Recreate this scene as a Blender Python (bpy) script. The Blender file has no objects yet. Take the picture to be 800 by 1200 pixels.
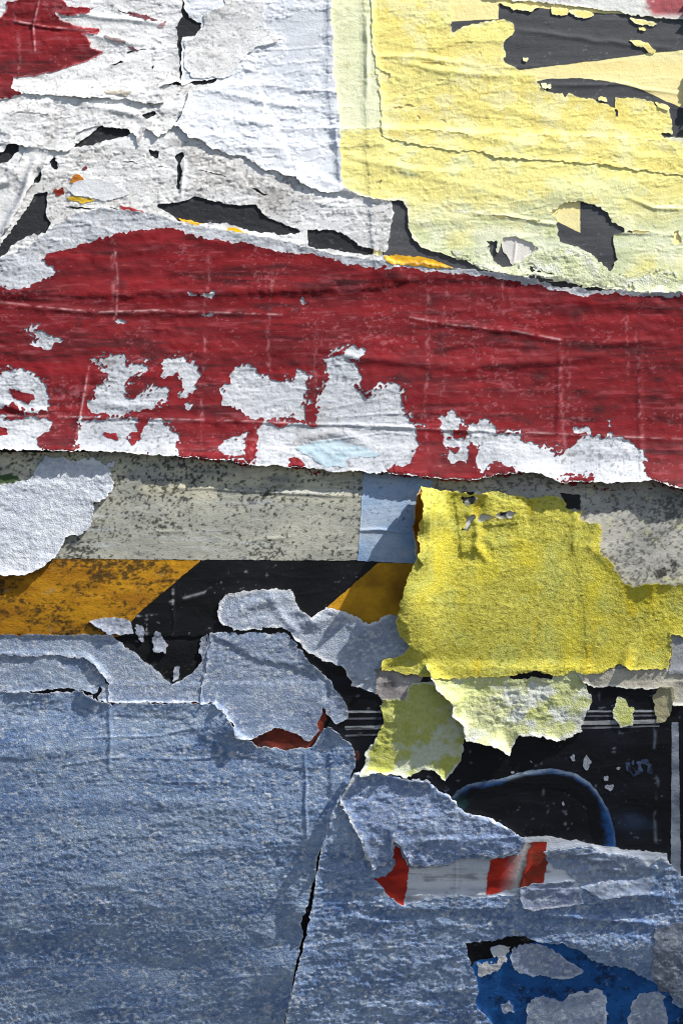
import bpy, math
import numpy as np

# ---------------------------------------------------------------- camera, sky, sun, exposure
S = 0.0006                # metres per unit of the wall plan (plan units: x right, y down)
ZC = 1.5                  # height of the plan's centre above the pavement
DIST = 4200.0             # camera distance in plan units
scn = bpy.context.scene
COL = scn.collection
cam_d = bpy.data.cameras.new("camera")
cam = bpy.data.objects.new("camera", cam_d); COL.objects.link(cam)
cam.location = (0, -DIST * S, ZC); cam.rotation_euler = (math.radians(90), 0, 0)
cam_d.sensor_fit = 'VERTICAL'; cam_d.sensor_height = 36
cam_d.lens = 36 * DIST / 1200.0
cam_d.clip_start = 0.05; cam_d.clip_end = 500
scn.camera = cam
scn.cycles.filter_width = 1.15

OUT = math.radians(19.5)                       # sun's angle out of the wall plane
ipx, ipz = 0.62, 0.785                         # where it comes from along the wall: right, up
sun_to = np.array([math.cos(OUT) * ipx, -math.sin(OUT), math.cos(OUT) * ipz])
elev = math.asin(sun_to[2]); azim = math.atan2(sun_to[0], sun_to[1])
world = bpy.data.worlds.new("World"); scn.world = world; world.use_nodes = True
nt = world.node_tree; bg = nt.nodes["Background"]
sky = nt.nodes.new("ShaderNodeTexSky"); sky.sky_type = 'NISHITA'; sky.sun_disc = False
sky.sun_elevation = elev; sky.sun_rotation = azim
nt.links.new(sky.outputs[0], bg.inputs[0]); bg.inputs[1].default_value = 0.088
sd = bpy.data.lights.new("sun", 'SUN'); sd.energy = 5.0; sd.angle = math.radians(0.5); sd.color = (1.0, 0.955, 0.88)
sun = bpy.data.objects.new("sun", sd); COL.objects.link(sun)
from mathutils import Vector
sun.rotation_euler = Vector(sun_to).to_track_quat('Z', 'Y').to_euler()
sun.location = (2, -2, 5)
scn.view_settings.view_transform = 'Standard'; scn.view_settings.look = 'None'
scn.view_settings.exposure = 0.42; scn.view_settings.gamma = 1.0

# ---------------------------------------------------------------- numeric helpers
def lin(r, g, b):
    c = np.array([r, g, b], float) / 255
    return np.where(c <= .04045, c / 12.92, ((c + .055) / 1.055) ** 2.4)

_tab = {}
def table(seed):
    if seed not in _tab:
        _tab[seed] = np.random.RandomState(seed).rand(256, 256).astype(np.float32) * 2 - 1
    return _tab[seed]
def vn(x, y, seed):
    t = table(seed % 23)
    off = seed * 37.31
    x = x + off; y = y - off * .7
    xi = np.floor(x).astype(np.int64); yi = np.floor(y).astype(np.int64)
    fx = (x - xi).astype(np.float32); fy = (y - yi).astype(np.float32)
    fx = fx * fx * (3 - 2 * fx); fy = fy * fy * (3 - 2 * fy)
    x0 = xi & 255; x1 = (xi + 1) & 255; y0 = yi & 255; y1 = (yi + 1) & 255
    a = t[y0, x0]; b = t[y0, x1]; c = t[y1, x0]; d = t[y1, x1]
    return (a + (b - a) * fx) * (1 - fy) + (c + (d - c) * fx) * fy
def N(X, Y, wx, wy=None, octv=3, seed=0, gain=.55):
    wy = wy or wx
    r = 0; a = 1.0; s = 0
    for o in range(octv):
        ca, sa = math.cos(.35 * o), math.sin(.35 * o)
        u = X / wx; v = Y / wy
        if wx == wy: u, v = u * ca - v * sa, u * sa + v * ca
        r = r + a * vn(u, v, seed + o * 5); s += a
        a *= gain; wx *= .5; wy *= .5
    return r / s * 1.5
def sst(a, b, x):
    t = np.clip((x - a) / (b - a), 0, 1); return t * t * (3 - 2 * t)
def mix(a, b, t):
    a = np.asarray(a, float); b = np.asarray(b, float)
    t = np.asarray(t, float)[..., None]
    return a * (1 - t) + b * t
def boxblur(A, r):
    if r < 1: return A
    for ax in (0, 1):
        pad = [(0, 0), (0, 0)]; pad[ax] = (r + 1, r)
        P = np.cumsum(np.pad(A, pad, mode='edge'), axis=ax)
        n = A.shape[ax]
        hi = np.take(P, np.arange(2 * r + 1, 2 * r + 1 + n), axis=ax)
        lo = np.take(P, np.arange(0, n), axis=ax)
        A = (hi - lo) / (2 * r + 1)
    return A
def sdf_poly(X, Y, poly):
    p = np.asarray(poly, float); n = len(p)
    d2 = np.full(X.shape, 1e12); ins = np.zeros(X.shape, bool)
    for i in range(n):
        x0, y0 = p[i]; x1, y1 = p[(i + 1) % n]
        ex, ey = x1 - x0, y1 - y0
        wx, wy = X - x0, Y - y0
        L = ex * ex + ey * ey
        if L < 1e-9: continue
        t = np.clip((wx * ex + wy * ey) / L, 0, 1)
        dx = wx - ex * t; dy = wy - ey * t
        d2 = np.minimum(d2, dx * dx + dy * dy)
        if y0 != y1:
            c = ((y0 > Y) != (y1 > Y)) & (X < x0 + ex * (Y - y0) / ey)
            ins ^= c
    d = np.sqrt(d2)
    return np.where(ins, d, -d)
def seg_dist(X, Y, pts):
    d2 = np.full(X.shape, 1e12); T = np.zeros(X.shape); acc = 0
    tot = sum(math.dist(pts[i], pts[i + 1]) for i in range(len(pts) - 1))
    for i in range(len(pts) - 1):
        (x0, y0), (x1, y1) = pts[i], pts[i + 1]
        ex, ey = x1 - x0, y1 - y0; L = ex * ex + ey * ey
        t = np.clip(((X - x0) * ex + (Y - y0) * ey) / L, 0, 1)
        dd = (X - x0 - ex * t) ** 2 + (Y - y0 - ey * t) ** 2
        m = dd < d2
        T = np.where(m, (acc + t * math.sqrt(L)) / tot, T); d2 = np.minimum(d2, dd)
        acc += math.sqrt(L)
    return np.sqrt(d2), T

# ---------------------------------------------------------------- the wall's relief grid (fine in the middle, coarse outside)
STEP = 1.15
def axis(lo, hi, flo, fhi):
    mid = list(np.arange(lo, hi + .01, STEP))
    a = []; v = lo; s = STEP
    while v > flo: s *= 1.12; v -= s; a.append(v)
    b = []; v = mid[-1]; s = STEP
    while v < fhi: s *= 1.12; v += s; b.append(v)
    return np.array(a[::-1] + mid + b)
xs = axis(-30, 830, -1500, 2300); ys = axis(-30, 1230, -900, 2100)
GX, GY = np.meshgrid(xs, ys)
# poster stack bulge, shaped for the light: face tips sunward above, leans into shade below
yk = [-900, -200, 0, 560, 640, 760, 900, 1050, 1200, 1420, 1700, 2100]
sk = [.14, .09, .08, .02, -.01, -.12, -.215, -.32, -.40, -.34, .0, .0]
slope = np.interp(ys, yk, sk)
b = np.concatenate([[0], np.cumsum((slope[1:] + slope[:-1]) / 2 * np.diff(ys))])
b -= b[-1]
bulge1 = b
win = sst(-1400, -500, GX) * sst(2200, 1300, GX)
winy = sst(-880, -400, GY)
H = (bulge1[:, None] * win * winy).astype(float)
H += 3.0 * N(GX, GY, 260, 150, 2, 3) * win + 2.0
BASE = H.copy()

# ---------------------------------------------------------------- materials
MATS = {}
def material(name, rough=.85, bump=.5, scale=900., spec=.25, grain=.12, aniso=(1, 1, 1), sheen=0):
    if name in MATS: return MATS[name]
    m = bpy.data.materials.new(name); m.use_nodes = True
    t = m.node_tree; L = t.links; bs = t.nodes["Principled BSDF"]
    at = t.nodes.new("ShaderNodeAttribute"); at.attribute_name = "Col"
    geo = t.nodes.new("ShaderNodeNewGeometry")
    mp = t.nodes.new("ShaderNodeMapping"); mp.inputs['Scale'].default_value = aniso
    L.new(geo.outputs['Position'], mp.inputs['Vector'])
    n1 = t.nodes.new("ShaderNodeTexNoise"); n1.inputs['Scale'].default_value = scale; n1.inputs['Detail'].default_value = 4; n1.inputs['Roughness'].default_value = .65
    L.new(mp.outputs[0], n1.inputs['Vector'])
    n2 = t.nodes.new("ShaderNodeTexNoise"); n2.inputs['Scale'].default_value = scale * .45; n2.inputs['Detail'].default_value = 3; n2.inputs['Distortion'].default_value = 1.2
    L.new(mp.outputs[0], n2.inputs['Vector'])
    mr = t.nodes.new("ShaderNodeMapRange"); mr.inputs['From Min'].default_value = .25; mr.inputs['From Max'].default_value = .75
    mr.inputs['To Min'].default_value = 1 - grain; mr.inputs['To Max'].default_value = 1 + grain * .6
    L.new(n2.outputs['Fac'], mr.inputs['Value'])
    vm = t.nodes.new("ShaderNodeVectorMath"); vm.operation = 'SCALE'
    L.new(at.outputs['Color'], vm.inputs[0]); L.new(mr.outputs[0], vm.inputs['Scale'])
    L.new(vm.outputs[0], bs.inputs['Base Color'])
    bs.inputs['Roughness'].default_value = rough
    bs.inputs['Specular IOR Level'].default_value = spec
    ad = t.nodes.new("ShaderNodeMath"); ad.operation = 'ADD'
    L.new(n1.outputs['Fac'], ad.inputs[0]); L.new(n2.outputs['Fac'], ad.inputs[1])
    bp = t.nodes.new("ShaderNodeBump"); bp.inputs['Strength'].default_value = bump; bp.inputs['Distance'].default_value = 0.0006
    L.new(ad.outputs[0], bp.inputs['Height']); L.new(bp.outputs[0], bs.inputs['Normal'])
    MATS[name] = m; return m
material("torn_pulp", .95, .42, 1000, .1, .10)
material("coarse_pulp", .97, .9, 1150, .08, .16)
material("matte_print", .7, .28, 1100, .3, .10, (.6, 1, 1.3))
material("worn_print", .75, .35, 900, .25, .18, (.6, 1, 1.2))
material("gloss_print", .42, .12, 700, .28, .15)
material("smooth_paper", .9, .35, 1100, .15, .05)

def setmeta(o, label=None, cat=None, group=None, kind=None):
    if label: o["label"] = label
    if cat: o["category"] = cat
    if group: o["group"] = group
    if kind: o["kind"] = kind
def to_world(px, py, h, bz):
    k = (DIST - bz) / DIST          # a point of the bulging face seen at (px, py) lies this much nearer the axis
    return (px - 400) * k * S, -h * S, ZC - (py - 600) * k * S
def empty(name, x, y, label, cat, group=None):
    o = bpy.data.objects.new(name, None); COL.objects.link(o)
    i = np.searchsorted(xs, x); j = np.searchsorted(ys, y)
    o.location = to_world(x, y, H[j, i], BASE[j, i]); o.empty_display_size = .02
    setmeta(o, label, cat, group); return o

_seed = [10]; WR = .32; LF = 1.0
def sheet(name, poly, col, label=None, cat=None, group=None, parent=None, kind=None,
          t=2.0, amp=2.5, wl=16, fine=1.25, holes=(), hamp=None, clip=None, rough=.35, rwl=5, wrinkle=None,
          lift=(), ridges=(), bumps=(), drape=4, mat="torn_pulp", rim=None, ink=False, islands=True, pores=0,
          under=None, crumb=0, lvar=.75, flake=0, mid=.28, cracks=(), halo=False):
    """One piece of paper: outline in plan units, torn edge from noise, its relief draped over all below."""
    _seed[0] += 7; sd_ = _seed[0]
    p = np.asarray(poly, float)
    i0 = max(np.searchsorted(xs, p[:, 0].min() - 14) - 1, 0); i1 = min(np.searchsorted(xs, p[:, 0].max() + 14) + 1, len(xs))
    j0 = max(np.searchsorted(ys, p[:, 1].min() - 14) - 1, 0); j1 = min(np.searchsorted(ys, p[:, 1].max() + 14) + 1, len(ys))
    X = GX[j0:j1, i0:i1]; Y = GY[j0:j1, i0:i1]
    d = sdf_poly(X, Y, p)
    cracks = [(c[1], c[2]) for c in holes if c[0] == 'crack']; holes = [c for c in holes if c[0] != 'crack']
    hamp = amp if hamp is None else hamp
    lowm = np.clip(.75 + .9 * N(X, Y, 70, 70, 2, sd_ + 1), .15, 1.7)
    na = (.75 * N(X, Y, wl * 1.7, wl * 1.7, 2, sd_ + 2) + N(X, Y, wl, wl, 4, sd_, .78)) * (1 if ink else lowm); nf = .8 * N(X, Y, 4.6, 4.6, 2, sd_ + 3) + .9 * (.45 - np.abs(vn(X / 5.3, Y / 5.3, sd_ + 4)) * 1.3)
    jag = na * amp + nf * fine
    f = d + jag
    for hp in holes:
        hd = sdf_poly(X, Y, hp)
        f = np.minimum(f, -(hd + na * hamp + nf * fine))
    if halo:
        n3 = N(X, Y, 3.2, 2.8, 2, sd_ + 61); n4 = N(X, Y, 18, 14, 2, sd_ + 63)
        hd = np.max([sdf_poly(X, Y, hp) for hp in holes[:12]], axis=0)
        f = np.minimum(f, np.where(hd < 0, 2.2 * (.48 - hd / 12 - n3 - .6 * n4), 9))
        f = np.where(hd > 0, np.maximum(f, 2.2 * (n3 + .6 * n4 - .62 - hd / 9)), f)
    for (pts, w_) in cracks:
        cd, cT = seg_dist(X + 2.2 * N(X, Y, 14, 14, 3, sd_ + 71, .7), Y + 2.2 * N(X, Y, 14, 14, 3, sd_ + 73, .7), pts)
        f = np.minimum(f, cd - w_ * np.clip(.35 + 1.1 * N(X, Y, 26, 26, 2, sd_ + 75), -.6, 1.4) * np.sin(np.clip(cT, .01, .99) * math.pi) ** .5)
    if clip is not None: f = np.minimum(f, sdf_poly(X, Y, clip) + nf * .25)
    if crumb: f = np.minimum(f, crumb * (N(X, Y, 5, 5, 2, sd_ + 91) + .62) + f * .6)
    ins = f > 0
    if not ins.any(): print("EMPTY SHEET", name); return None
    Hs = H[j0:j1, i0:i1]
    D = np.maximum(f, 0) if ink else np.maximum(np.minimum(d, f + 2), 0)
    hb = boxblur(Hs, drape) if drape else Hs
    if not ink: hb = np.maximum(hb, .35 * hb + .65 * Hs)
    h = hb + t
    if rough:
        r_ = N(X, Y, rwl, rwl * .8, 3, sd_ + 11, .8) * .7 + N(X, Y, rwl * 3.3, rwl * 2.2, 2, sd_ + 13) * mid + .35 * vn(X / (rwl * 2.4), Y / (rwl * .55), sd_ + 14)
        h = h + rough * r_ * np.clip(.85 + .8 * N(X, Y, 90, 40, 3, sd_ + 15), .25, 1.6)
    if flake:
        for k_ in range(3):
            q_ = N(X + .5 * Y, Y, 60 - 12 * k_, 26 - 4 * k_, 5, sd_ + 29 + 3 * k_, .68)
            e_ = sst(.02, .06, q_ - .25 + .16 * k_)
            h = h + flake * .55 * e_; lam = e_ if k_ == 0 else lam + e_
    if wrinkle:
        u_ = X + .3 * Y; v_ = Y + .06 * X + 6 * N(X, Y, 90, 60, 2, sd_ + 18)
        rg = (1 - np.abs(vn(u_ / wrinkle[1], v_ / wrinkle[2], sd_ + 20))) ** 14 * sst(-.2, .7, N(X, Y, 80, 30, 2, sd_ + 21))
        rg2 = (1 - np.abs(vn(u_ / wrinkle[1] * 2.1, v_ / wrinkle[2] * 1.7, sd_ + 22))) ** 12 * sst(.0, .8, N(X, Y, 60, 22, 2, sd_ + 24))
        h = h + WR * wrinkle[0] * (.6 * N(u_, v_, wrinkle[1], wrinkle[2], 2, sd_ + 17) + 1.7 * rg + 1.0 * rg2)
    if lift:
        gy, gx = np.gradient(d, ys[j0:j1], xs[i0:i1])
        for (dx, dy, A, w) in lift:
            q = math.hypot(dx, dy) or 1
            g = np.ones_like(d) if (dx == 0 and dy == 0) else np.clip(-(gx * dx + gy * dy) / q * 1.3 - .15, 0, 1)
            g = boxblur(g, 3)
            v = np.clip(.65 + lvar * N(X, Y, 55, 55, 2, sd_ + 19), .05, 1.6)
            h = h + LF * A * g * v * np.exp(-np.maximum(d, 0) / w)
    for (pts, A, w) in ridges:
        dd, T = seg_dist(X + 1.5 * N(X, Y, 30, 30, 2, 5), Y + 1.5 * N(X, Y, 30, 30, 2, 9), pts)
        if w >= 5: A = A * .5
        h = h + A * np.exp(-(dd / w) ** 2) * np.sin(np.clip(T, .04, .96) * math.pi) ** .4
    for (bx_, by_, rx, ry, A) in bumps:
        h = h + A * np.exp(-((X - bx_) / rx) ** 2 - ((Y - by_) / ry) ** 2)
    h = np.maximum(h, Hs + (.22 if ink else .5))
    C = col(X, Y, np.where(ins, f, 0)) if callable(col) else np.broadcast_to(np.asarray(col, float), X.shape + (3,)).copy()
    if flake: C = C * (1 + .045 * flake * (lam - 1.5))[..., None]
    if rim is not None:
        rc, rw = rim
        rw = rw * np.clip(.75 + 1.3 * N(X, Y, 26, 26, 3, sd_ + 23), .05, 2.4)
        tt = sst(rw * 1.4, rw * .5, D + 1.2 * nf)
        C = mix(C, rc, tt)
    C = np.clip(C, 0.003, .92)
    me = bpy.data.meshes.new(name); me.materials.append(MATS[mat])
    o = bpy.data.objects.new(name, me); COL.objects.link(o)
    bz = BASE[j0:j1, i0:i1]; kk = (DIST - bz[ins]) / DIST
    vx = (X[ins] - 400) * kk * S; vz = ZC - (Y[ins] - 600) * kk * S
    org = np.array([(vx.min() + vx.max()) / 2, -(h[ins].min() - t) * S, vz.min()])
    if parent is not None:
        o.parent = parent; o.location = Vector(org) - parent.location
    else: o.location = org
    setmeta(o, label, cat, group, kind)
    H[j0:j1, i0:i1] = np.where(ins, h, Hs)
    f32 = np.float32
    JOBS.append((me, org, j0, j1, i0, i1, f.astype(f32), h.astype(f32), C.astype(f32), ins, t, None if rim is None else rim[0]))
    return o
JOBS = []
COVER = np.zeros(GX.shape, bool)
def build(job):
    me, org, j0, j1, i0, i1, f, h, C, ins, t, rimc = job
    X = GX[j0:j1, i0:i1]; Y = GY[j0:j1, i0:i1]
    # ---- marching squares
    ny, nx = X.shape
    gid = np.full((ny, nx), -1, np.int64); nin = int(ins.sum()); gid[ins] = np.arange(nin)
    bz = BASE[j0:j1, i0:i1]
    def pack(a): return a[ins]
    P = [pack(X), pack(Y), pack(h), pack(bz)]; CC = [C[ins]]
    def cross(sl0, sl1):
        m = ins[sl0] != ins[sl1]
        f0 = f[sl0][m]; f1 = f[sl1][m]
        tt = np.clip(f0 / (f0 - f1), .08, .92)
        out = [A[sl0][m] * (1 - tt) + A[sl1][m] * tt for A in (X, Y, h, bz)]
        c = C[sl0][m] * (1 - tt)[:, None] + C[sl1][m] * tt[:, None]
        return m, out, c
    sh0 = (slice(None), slice(0, -1)); sh1 = (slice(None), slice(1, None))
    sv0 = (slice(0, -1), slice(None)); sv1 = (slice(1, None), slice(None))
    mh, oh, ch = cross(sh0, sh1); mv, ov, cv = cross(sv0, sv1)
    nh, nv = int(mh.sum()), int(mv.sum())
    hid = np.full(mh.shape, -1, np.int64); hid[mh] = nin + np.arange(nh)
    vid = np.full(mv.shape, -1, np.int64); vid[mv] = nin + nh + np.arange(nv)
    PX, PY, PH, PB = [np.concatenate([P[k], oh[k], ov[k]]) for k in range(4)]
    VC = np.concatenate([CC[0], ch, cv])
    a = ins[:-1, :-1]; b_ = ins[:-1, 1:]; c_ = ins[1:, 1:]; d_ = ins[1:, :-1]
    cov = COVER[j0:j1, i0:i1]; keep = ~(cov[:-1, :-1] & cov[:-1, 1:] & cov[1:, 1:] & cov[1:, :-1])
    case = a * 1 + b_ * 2 + c_ * 4 + d_ * 8
    case = np.where(keep, case, 0)
    tok = {'a': gid[:-1, :-1], 'b': gid[:-1, 1:], 'c': gid[1:, 1:], 'd': gid[1:, :-1],
           'T': hid[:-1], 'B': hid[1:], 'L': vid[:, :-1], 'R': vid[:, 1:]}
    faces = []; bnd = []
    for cs in range(1, 16):
        m = case == cs
        if not m.any(): continue
        ia, ib, ic, id_ = [(cs >> k) & 1 for k in range(4)]
        seq = []
        if ia: seq.append('a')
        if ia != ib: seq.append('T')
        if ib: seq.append('b')
        if ib != ic: seq.append('R')
        if ic: seq.append('c')
        if ic != id_: seq.append('B')
        if id_: seq.append('d')
        if id_ != ia: seq.append('L')
        F = np.stack([tok[q][m] for q in seq[::-1]], 1); faces.append(F)
        for k in range(len(seq)):
            q0, q1 = seq[k], seq[(k + 1) % len(seq)]
            if q0 in 'TRBL' and q1 in 'TRBL': bnd.append(np.stack([tok[q0][m], tok[q1][m]], 1))
    nt_ = len(PX); ncr = nh + nv
    if ncr and t > .6 and bnd:
        B = np.concatenate(bnd)
        rc = np.asarray(rimc if rimc is not None else VC[nin:].mean(0) * .5 + np.array([.22, .22, .22]))
        PX = np.concatenate([PX, PX[nin:], PX[nin:]]); PY = np.concatenate([PY, PY[nin:], PY[nin:]])
        PB = np.concatenate([PB, PB[nin:], PB[nin:]])
        top = PH[nin:]; PH = np.concatenate([PH, top, top - t - .8])
        VC = np.concatenate([VC, np.broadcast_to(rc, (ncr, 3)), np.broadcast_to(rc * .9, (ncr, 3))])
        u = nt_ + (B - nin); lo = nt_ + ncr + (B - nin)
        faces.append(np.stack([u[:, 0], u[:, 1], lo[:, 1], lo[:, 0]], 1))
    if not faces: return 0
    tot = np.concatenate([np.full(len(F), F.shape[1], np.int32) for F in faces])
    loops = np.concatenate([F.ravel() for F in faces])
    used = np.zeros(len(PX), bool); used[loops] = True
    remap = np.cumsum(used) - 1; loops = remap[loops].astype(np.int32)
    PX, PY, PH, PB, VC = PX[used], PY[used], PH[used], PB[used], VC[used]
    k = (DIST - PB) / DIST
    V = np.stack([(PX - 400) * k * S, -PH * S, ZC - (PY - 600) * k * S], 1)
    me.vertices.add(len(V)); me.vertices.foreach_set("co", (V - org).astype(np.float32).ravel())
    me.loops.add(len(loops)); me.loops.foreach_set("vertex_index", loops)
    me.polygons.add(len(tot))
    me.polygons.foreach_set("loop_start", np.concatenate([[0], np.cumsum(tot)[:-1]]).astype(np.int32))
    me.polygons.foreach_set("use_smooth", np.ones(len(tot), bool))
    at = me.color_attributes.new("Col", 'FLOAT_COLOR', 'POINT')
    at.data.foreach_set("color", np.concatenate([VC, np.ones((len(VC), 1))], 1).astype(np.float32).ravel())
    me.update(calc_edges=True)
    if t > .6:
        m = boxblur(ins.astype(np.float32), 11) > .9995
        COVER[j0:j1, i0:i1] |= m
    return int((tot - 2).sum())

# colour recipes ---------------------------------------------------
def white_col(tone=(226, 228, 230), dirt=.25, seed=1, blot=(214, 213, 213)):
    a = lin(*tone); bcol = lin(*blot)
    def f(X, Y, d):
        n = N(X, Y, 70, 34, 3, seed); n2 = N(X, Y, 9, 7, 3, seed + 2, .7); n3 = N(X, Y, 3.6, 3.0, 2, seed + 4)
        C = mix(a, bcol, np.clip(.35 + n * .6 + n2 * .25, 0, 1))
        C = mix(C, lin(120, 118, 118), sst(.55, .95, n3 + .35 * n) * dirt * 1.6)
        C = mix(C, lin(150, 146, 142), sst(.35, .9, N(X, Y, 40, 26, 4, seed + 6, .7)) * dirt)
        return C
    return f
def blueback(tone, seed, deep, fleck):
    g_ = lambda c: lin(*[v * .94 * (1 - .05) + .05 * .94 * (c[0] + c[1]) / 2 for v in c])
    a = g_(tone); e = g_(deep); w = g_(fleck)
    def f(X, Y, d):
        n = N(X, Y, 60, 28, 3, seed); n2 = N(X, Y, 12, 6.5, 3, seed + 2, .75); n3 = N(X, Y, 4.6, 3.2, 3, seed + 5, .85)
        C = mix(a, e, np.clip(.45 + .5 * n + .45 * n2, 0, 1))
        C = mix(C, w, sst(.10, .75, n3 + .35 * n2) * .85)
        C = mix(C, e * .62, sst(.3, .95, -n3) * .55)
        return C
    return f
def yellow_col(tone, alt, seed, green=None):
    a = lin(*tone); e = lin(*alt)
    def f(X, Y, d):
        n = N(X, Y, 60, 40, 4, seed, .65); n2 = N(X, Y, 8, 6, 3, seed + 2, .7)
        C = mix(a, e, np.clip(.4 + .6 * n + .3 * n2, 0, 1))
        C = mix(C, a * .55, sst(.55, 1.0, N(X, Y, 4, 3.4, 2, seed + 4)) * .35)
        C = mix(C, a * np.array([.62, .50, .25]), sst(.78, 1.05, N(X, Y, 9, 5, 3, seed + 6, .75) + .3 * N(X, Y, 70, 50, 2, seed + 7)) * .5)
        if green is not None: C = mix(C, lin(*green), sst(.0, .6, N(X, Y, 30, 24, 4, seed + 8, .7)) * .85)
        return C
    return f
def crack(pts, w): return ('crack', pts, w)
def stroke(pts, wa, wb=None):
    pts = [np.array(p, float) for p in pts]; n = len(pts); up = []; dn = []
    for i, p in enumerate(pts):
        q = pts[min(i + 1, n - 1)] - pts[max(i - 1, 0)]; q /= np.linalg.norm(q)
        nn = np.array([-q[1], q[0]]); w_ = wa + ((wb if wb is not None else wa) - wa) * i / (n - 1)
        up.append(p + nn * w_ / 2); dn.append(p - nn * w_ / 2)
    return [tuple(v) for v in up + dn[::-1]]
WHITE = lin(232, 232, 230); DARK = lin(44, 47, 51)
# far edges of what continues past the picture
L_, R_, T_, B_ = -420, 1220, -380, 1560

# ---------------------------------------------------------------- the place: pavement, wall, its oldest paper
def box_obj(name, x0, x1, y0, y1, z0, z1, m):
    me = bpy.data.meshes.new(name)
    v = [(x, y, z) for z in (0, z1 - z0) for y in (y0, y1) for x in (x0, x1)]
    me.from_pydata(v, [], [(0, 2, 3, 1), (4, 5, 7, 6), (0, 1, 5, 4), (2, 6, 7, 3), (0, 4, 6, 2), (1, 3, 7, 5)])
    me.materials.append(m); o = bpy.data.objects.new(name, me); COL.objects.link(o); o.location = (0, 0, z0); return o
def plain_mat(name, c0, c1, scale, rough=.9):
    m = bpy.data.materials.new(name); m.use_nodes = True; t = m.node_tree
    n = t.nodes.new("ShaderNodeTexNoise"); n.inputs['Scale'].default_value = scale; n.inputs['Detail'].default_value = 8
    tc = t.nodes.new("ShaderNodeTexCoord"); t.links.new(tc.outputs['Object'], n.inputs['Vector'])
    r = t.nodes.new("ShaderNodeValToRGB"); r.color_ramp.elements[0].color = (*c0, 1); r.color_ramp.elements[1].color = (*c1, 1)
    r.color_ramp.elements[0].position = .3; r.color_ramp.elements[1].position = .7
    t.links.new(n.outputs['Fac'], r.inputs['Fac']); t.links.new(r.outputs['Color'], t.nodes["Principled BSDF"].inputs['Base Color'])
    t.nodes["Principled BSDF"].inputs['Roughness'].default_value = rough
    bp = t.nodes.new("ShaderNodeBump"); bp.inputs['Strength'].default_value = .4; bp.inputs['Distance'].default_value = .004
    t.links.new(n.outputs['Fac'], bp.inputs['Height']); t.links.new(bp.outputs[0], t.nodes["Principled BSDF"].inputs['Normal'])
    return m
g = box_obj("pavement", -60, 60, -60, 60, -.2, 0, plain_mat("asphalt", (.04, .04, .042), (.07, .068, .066), 40)); g["kind"] = "structure"
w = box_obj("wall", -5, 5, .002, .25, 0, 3.2, plain_mat("weathered_render", (.16, .16, .16), (.28, .27, .26), 9))
setmeta(w, "grey rendered wall that carries the layers of torn posters", "wall")

def dark_col(X, Y, d):
    n = N(X, Y, 60, 20, 4, 31, .6); n2 = N(X, Y, 6, 4, 3, 33)
    top = lin(44, 46, 50); low = lin(14, 15, 19)
    C = mix(top, low, np.clip(sst(420, 560, Y) + .25 * n, 0, 1))
    C = mix(C, lin(120, 122, 126), sst(.55, 1.1, n2 + .4 * n) * .35)
    return C
sheet("old_poster_layer", [(-1300, -700), (2100, -700), (2100, 1900), (-1300, 1900)], dark_col,
      "blackened oldest poster layer showing dark through the torn gaps", "poster",
      t=1.5, amp=8, wl=60, rough=.3, wrinkle=(1.0, 120, 14), drape=0, mat="worn_print")

# ================================================================ lower half, deepest first
# ---- black poster with the blue arc
def black_col(X, Y, d):
    n = N(X, Y, 50, 30, 4, 41, .6); n2 = N(X, Y, 7, 5, 3, 43)
    C = mix(lin(9, 11, 16), lin(22, 26, 36), np.clip(.4 + n * .6, 0, 1))
    C = mix(C, lin(120, 130, 145), sst(.82, 1.15, n2 + .3 * n) * .5)
    for vx in (636, 768, 702):
        C = mix(C, lin(95, 105, 120), np.exp(-((X - vx - 3 * N(X, Y, 40, 40, 2, 44)) / 1.6) ** 2) * sst(.15, .8, N(X, Y, 9, 14, 2, 45)) * .7)
    C = mix(C, lin(58, 78, 112), np.exp(-((X - 746) / 20) ** 2 - ((Y - 962) / 9) ** 2) * (.45 + .4 * n))
    C = mix(C, lin(30, 36, 50), sst(810, 790, Y) * .6)
    return C
kp = empty("black_poster", 620, 900, "glossy black poster with a pale blue arc and thin white lines", "poster")
sheet("black_sheet", [(386, 780), (R_, 780), (R_, 1040), (700, 1050), (386, 1000)], black_col, parent=kp, t=1.2, amp=1.5, rough=.12, wrinkle=(.5, 90, 18), mat="gloss_print")
for (y0, y1, yw, xa, xb, c) in ((834, 833, 2.4, 404, 786, (150, 154, 160)), (842, 838, 2.2, 404, 780, (96, 100, 108)), (853, 845, 4.6, 404, 772, (150, 154, 158)), (862, 850, 2.0, 404, 772, (120, 124, 130))):
    def lc(X, Y, d, c=c): return mix(lin(*c), lin(30, 32, 38), sst(.1, .8, N(X, Y, 24, 3, 3, 47)) * .85)
    for (u0, u1) in ((xa, 447), (678, xb)):
        sheet("white_line", stroke([(u0, y0 + (y1 - y0) * (u0 - 404) / 380), (u1, y0 + (y1 - y0) * (u1 - 404) / 380)], yw), lc, parent=kp, t=.25, ink=True, amp=.2, fine=.15, rough=0, drape=0, mat="gloss_print")
arc_o = [(526, 936), (536, 926), (547, 919), (581, 913), (614, 904), (645, 900), (672, 905), (692, 918), (703, 932), (714, 954), (720, 975), (721, 1008)]
arc_i = [(694, 1008), (693, 980), (690, 962), (688, 950), (682, 940), (672, 932), (660, 926), (645, 922), (615, 926), (585, 932), (556, 938), (545, 946), (540, 956)]
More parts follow.
